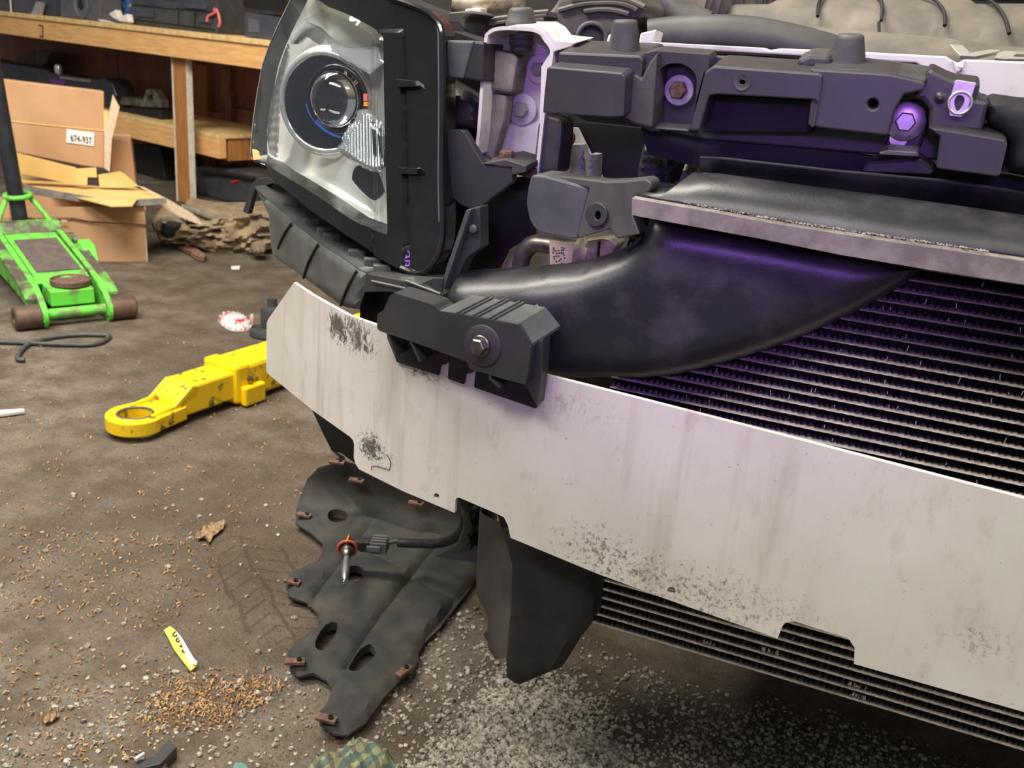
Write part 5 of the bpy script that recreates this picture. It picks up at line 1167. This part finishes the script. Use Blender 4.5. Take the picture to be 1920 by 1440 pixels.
lf = patch('dry_leaf', cr([(365, 1008), (380, 992), (400, 980), (420, 976), (418, 990), (400, 1004), (392, 1018), (385, 1008)], 2, True), SZ(.008), 'leaf', None, th=.001, ext=(0, 0, -1), step=4, disp=lambda x, y, d: .006 * math.sin(x * .25) * math.sin(y * .3)); tag(lf, 'dry curled leaf on the dirt above the tyre tread marks', 'leaf')
lf2 = patch('dry_leaf', cr([(78, 1348), (92, 1338), (108, 1336), (110, 1342), (96, 1352), (82, 1355)], 2, True), SZ(.006), 'leaf', None, th=.001, ext=(0, 0, -1), step=3, disp=lambda x, y, d: .003 * math.sin(x * .5)); tag(lf2, 'small pale leaf on the dirt near the bottom left', 'leaf')
cp = empty('plastic_clip', atZ(290, 1420), 'broken black plastic clip at the bottom edge of the floor', 'clip')
def zk(*p): return Q(230, 1370, .28646, p)
patch('clip_arm', zk((300, 55), (355, 105), (250, 215), (150, 240), (200, 170)), SZ(.018), 'black', cp, th=.016, ext=(0, 0, -1), bev=.001)
patch('clip_base', zk((85, 195), (160, 180), (210, 165), (240, 195), (290, 200), (285, 235), (320, 300), (60, 300)), SZ(.012), 'black', cp, th=.011, ext=(0, 0, -1), bev=.001)
patch('clip_break', zk((75, 175), (135, 140), (145, 148), (90, 185)), SZ(.02), 'white_bit', cp, th=.004, ext=(0, 0, -1))
rg = patch('plaid_rag', cr(Q(230, 1370, .28646, [(1240, 240), (1320, 200), (1380, 200), (1420, 160), (1480, 110), (1540, 105), (1640, 140), (1740, 185), (1790, 240), (1800, 330), (1230, 330)]), 2, True), SZ(.02), 'canvas', None, th=.018, ext=(0, 0, -1), step=5, disp=lambda x, y, d: .022 * math.sqrt(min(1, d / 26)) + .012 * (1 - 2 * abs(mnoise.noise(Vector((x * .035, y * .06, 1.7)))))); tag(rg, 'crumpled green plaid rag at the bottom edge', 'rag')
def plaid():
    m, nt, b = newmat('plaid_cloth'); b.inputs['Roughness'].default_value = .9
    g = nd(nt, 'ShaderNodeNewGeometry'); mp = nd(nt, 'ShaderNodeMapping'); mp.inputs['Rotation'].default_value = (0, 0, .5); nt.links.new(g.outputs['Position'], mp.inputs[0]); s = nd(nt, 'ShaderNodeSeparateXYZ'); nt.links.new(mp.outputs[0], s.inputs[0])
    a = math_(nt, 'GREATER_THAN', math_(nt, 'SINE', math_(nt, 'MULTIPLY', s.outputs[0], 420)), .1); c = math_(nt, 'GREATER_THAN', math_(nt, 'SINE', math_(nt, 'MULTIPLY', s.outputs[1], 420)), .4)
    col = mixc(nt, math_(nt, 'MULTIPLY', a, .8), lin((90, 108, 96)), lin((150, 146, 106))); col = mixc(nt, math_(nt, 'MULTIPLY', c, .55), col, lin((64, 66, 52)))
    nt.links.new(col, b.inputs['Base Color']); return m
rg.data.materials[0] = plaid()
tl = patch('teal_thread', cr(Q(230, 1370, .28646, [(725, 225), (760, 215), (820, 235), (830, 300), (720, 300)]), 2, True), SZ(.006), mat('teal_cloth', (84, 128, 118), .9, c2=(120, 140, 120), scale=120), None, th=.005, ext=(0, 0, -1), step=4, disp=lambda x, y, d: .006 * min(1, d / 4)); tag(tl, 'teal cloth scrap at the bottom edge left of the plaid rag', 'cloth')

# ------------------------------------------------------------------ uncountable: gravel, shavings, grit
ICO = None
def blob(bmv, bmf, p, s, flat, seed):
    t = (1 + 5 ** .5) / 2
    base = [(-1, t, 0), (1, t, 0), (-1, -t, 0), (1, -t, 0), (0, -1, t), (0, 1, t), (0, -1, -t), (0, 1, -t), (t, 0, -1), (t, 0, 1), (-t, 0, -1), (-t, 0, 1)]
    fs = [(0, 11, 5), (0, 5, 1), (0, 1, 7), (0, 7, 10), (0, 10, 11), (1, 5, 9), (5, 11, 4), (11, 10, 2), (10, 7, 6), (7, 1, 8), (3, 9, 4), (3, 4, 2), (3, 2, 6), (3, 6, 8), (3, 8, 9), (4, 9, 5), (2, 4, 11), (6, 2, 10), (8, 6, 7), (9, 8, 1)]
    c, sn = math.cos(seed), math.sin(seed); ex = rnd.uniform(.6, 1.0); i = len(bmv)
    for x, y, z in base:
        k = s / 1.9 * rnd.uniform(.8, 1.15); x, y, z = x * k, y * k * ex, z * k * flat
        bmv.append((p.x + x * c - y * sn, p.y + x * sn + y * c, p.z + z + s * flat * .45))
    bmf += [tuple(i + q for q in f) for f in fs]
def stuff(name, label, cat, V, Fc, m_, smooth=False):
    o = mk(name, V, Fc, m_, None, smooth); tag(o, label, cat, kind='stuff'); return o
def scatter(poly, n, fn, soft=0):
    xs = [p[0] for p in poly]; ys = [p[1] for p in poly]; c = 0; tries = 0
    while c < n and tries < n * 40:
        tries += 1; q = (rnd.uniform(min(xs), max(xs)), rnd.uniform(min(ys), max(ys)))
        if inside(q, poly) and (not soft or rnd.random() < .08 + dpoly(q, poly) / soft): fn(atZ(*q)); c += 1
V = []; Fc = []
def peb(lo, hi):
    def f(p): blob(V, Fc, p, rnd.uniform(lo, hi) if rnd.random() < .8 else rnd.uniform(hi, hi * 1.5), rnd.uniform(.5, .8), rnd.uniform(0, 6.3))
    return f
scatter([(900, 1220), (1070, 1240), (1140, 1300), (1220, 1400), (1300, 1620), (600, 1620), (780, 1390), (850, 1300)], 5200, peb(.0014, .0036), 70)
scatter([(1215, 1265), (1330, 1290), (1560, 1330), (1800, 1420), (2100, 1560), (2100, 1640), (1200, 1640), (1215, 1380)], 4600, peb(.0014, .0034), 90)
scatter([(930, 1240), (1060, 1255), (1110, 1300), (1180, 1400), (1200, 1470), (730, 1470), (800, 1400), (880, 1320)], 2400, peb(.0018, .0042), 50)
scatter([(1080, 1180), (1250, 1260), (1210, 1460), (1160, 1440), (1100, 1290)], 160, peb(.0018, .004))
scatter([(760, 1200), (900, 1130), (930, 1230), (790, 1400), (690, 1400)], 320, peb(.0018, .0042))
scatter([(540, 1255), (640, 1320), (690, 1400), (800, 1470), (0, 1470), (0, 1330), (300, 1250)], 420, peb(.0016, .0038))
scatter([(0, 900), (540, 900), (560, 1260), (0, 1400)], 90, peb(.0020, .0042))
stuff('gravel', 'pale gravel spilled on the floor beneath the condenser', 'gravel', V, Fc, 'pebble', True)
V = []; Fc = []
def shav(p):
    a = rnd.uniform(0, 6.3); L = rnd.uniform(.002, .009); w = rnd.uniform(.0005, .0015); c, s = math.cos(a), math.sin(a); i = len(V); n = 4
    cv_ = rnd.uniform(-1, 1) * .6; h = rnd.uniform(.001, .006)
    for k in range(n + 1):
        t = k / n - .5; x = t * L; y = cv_ * L * t * t * 2; z = .0012 + h * (1 - 4 * t * t) * rnd.uniform(.6, 1)
        for q in (-1, 1): V.append((p.x + x * c - (y + q * w) * s, p.y + x * s + (y + q * w) * c, z + q * w * .4))
    for k in range(n): Fc.append((i + 2 * k, i + 2 * k + 1, i + 2 * k + 3, i + 2 * k + 2))
scatter([(330, 1250), (500, 1250), (545, 1290), (480, 1350), (420, 1380), (270, 1370), (250, 1330)], 620, shav, 40)
scatter([(0, 1000), (380, 1000), (420, 1100), (300, 1180), (0, 1160)], 380, shav)
scatter([(0, 800), (600, 800), (600, 1000), (0, 1050)], 300, shav)
scatter([(0, 1200), (330, 1230), (300, 1440), (0, 1440)], 240, shav)
scatter([(0, 640), (480, 640), (560, 800), (0, 800)], 160, shav)
stuff('wood_shavings', 'curled wood shavings strewn over the dirt floor', 'shavings', V, Fc, 'shaving', True)
V = []; Fc = []
def grit(p):
    s = rnd.uniform(.0008, .0028); a = rnd.uniform(0, 6.3); i = len(V); c, sn = math.cos(a) * s, math.sin(a) * s
    V.extend([(p.x + c, p.y + sn, 0), (p.x - sn, p.y + c, 0), (p.x - c, p.y - sn, 0), (p.x + sn * .6, p.y - c * .6, 0), (p.x, p.y, s * .8)])
    Fc.extend([(i, i + 1, i + 4), (i + 1, i + 2, i + 4), (i + 2, i + 3, i + 4), (i + 3, i, i + 4)])
scatter([(0, 620), (560, 620), (600, 1000), (620, 1350), (800, 1470), (0, 1470)], 9000, grit)
scatter([(700, 1200), (1100, 1180), (1900, 1440), (1900, 1470), (700, 1470)], 2500, grit)
stuff('loose_dirt', 'loose crumbs of dirt over the whole floor', 'dirt', V, Fc, 'grit')
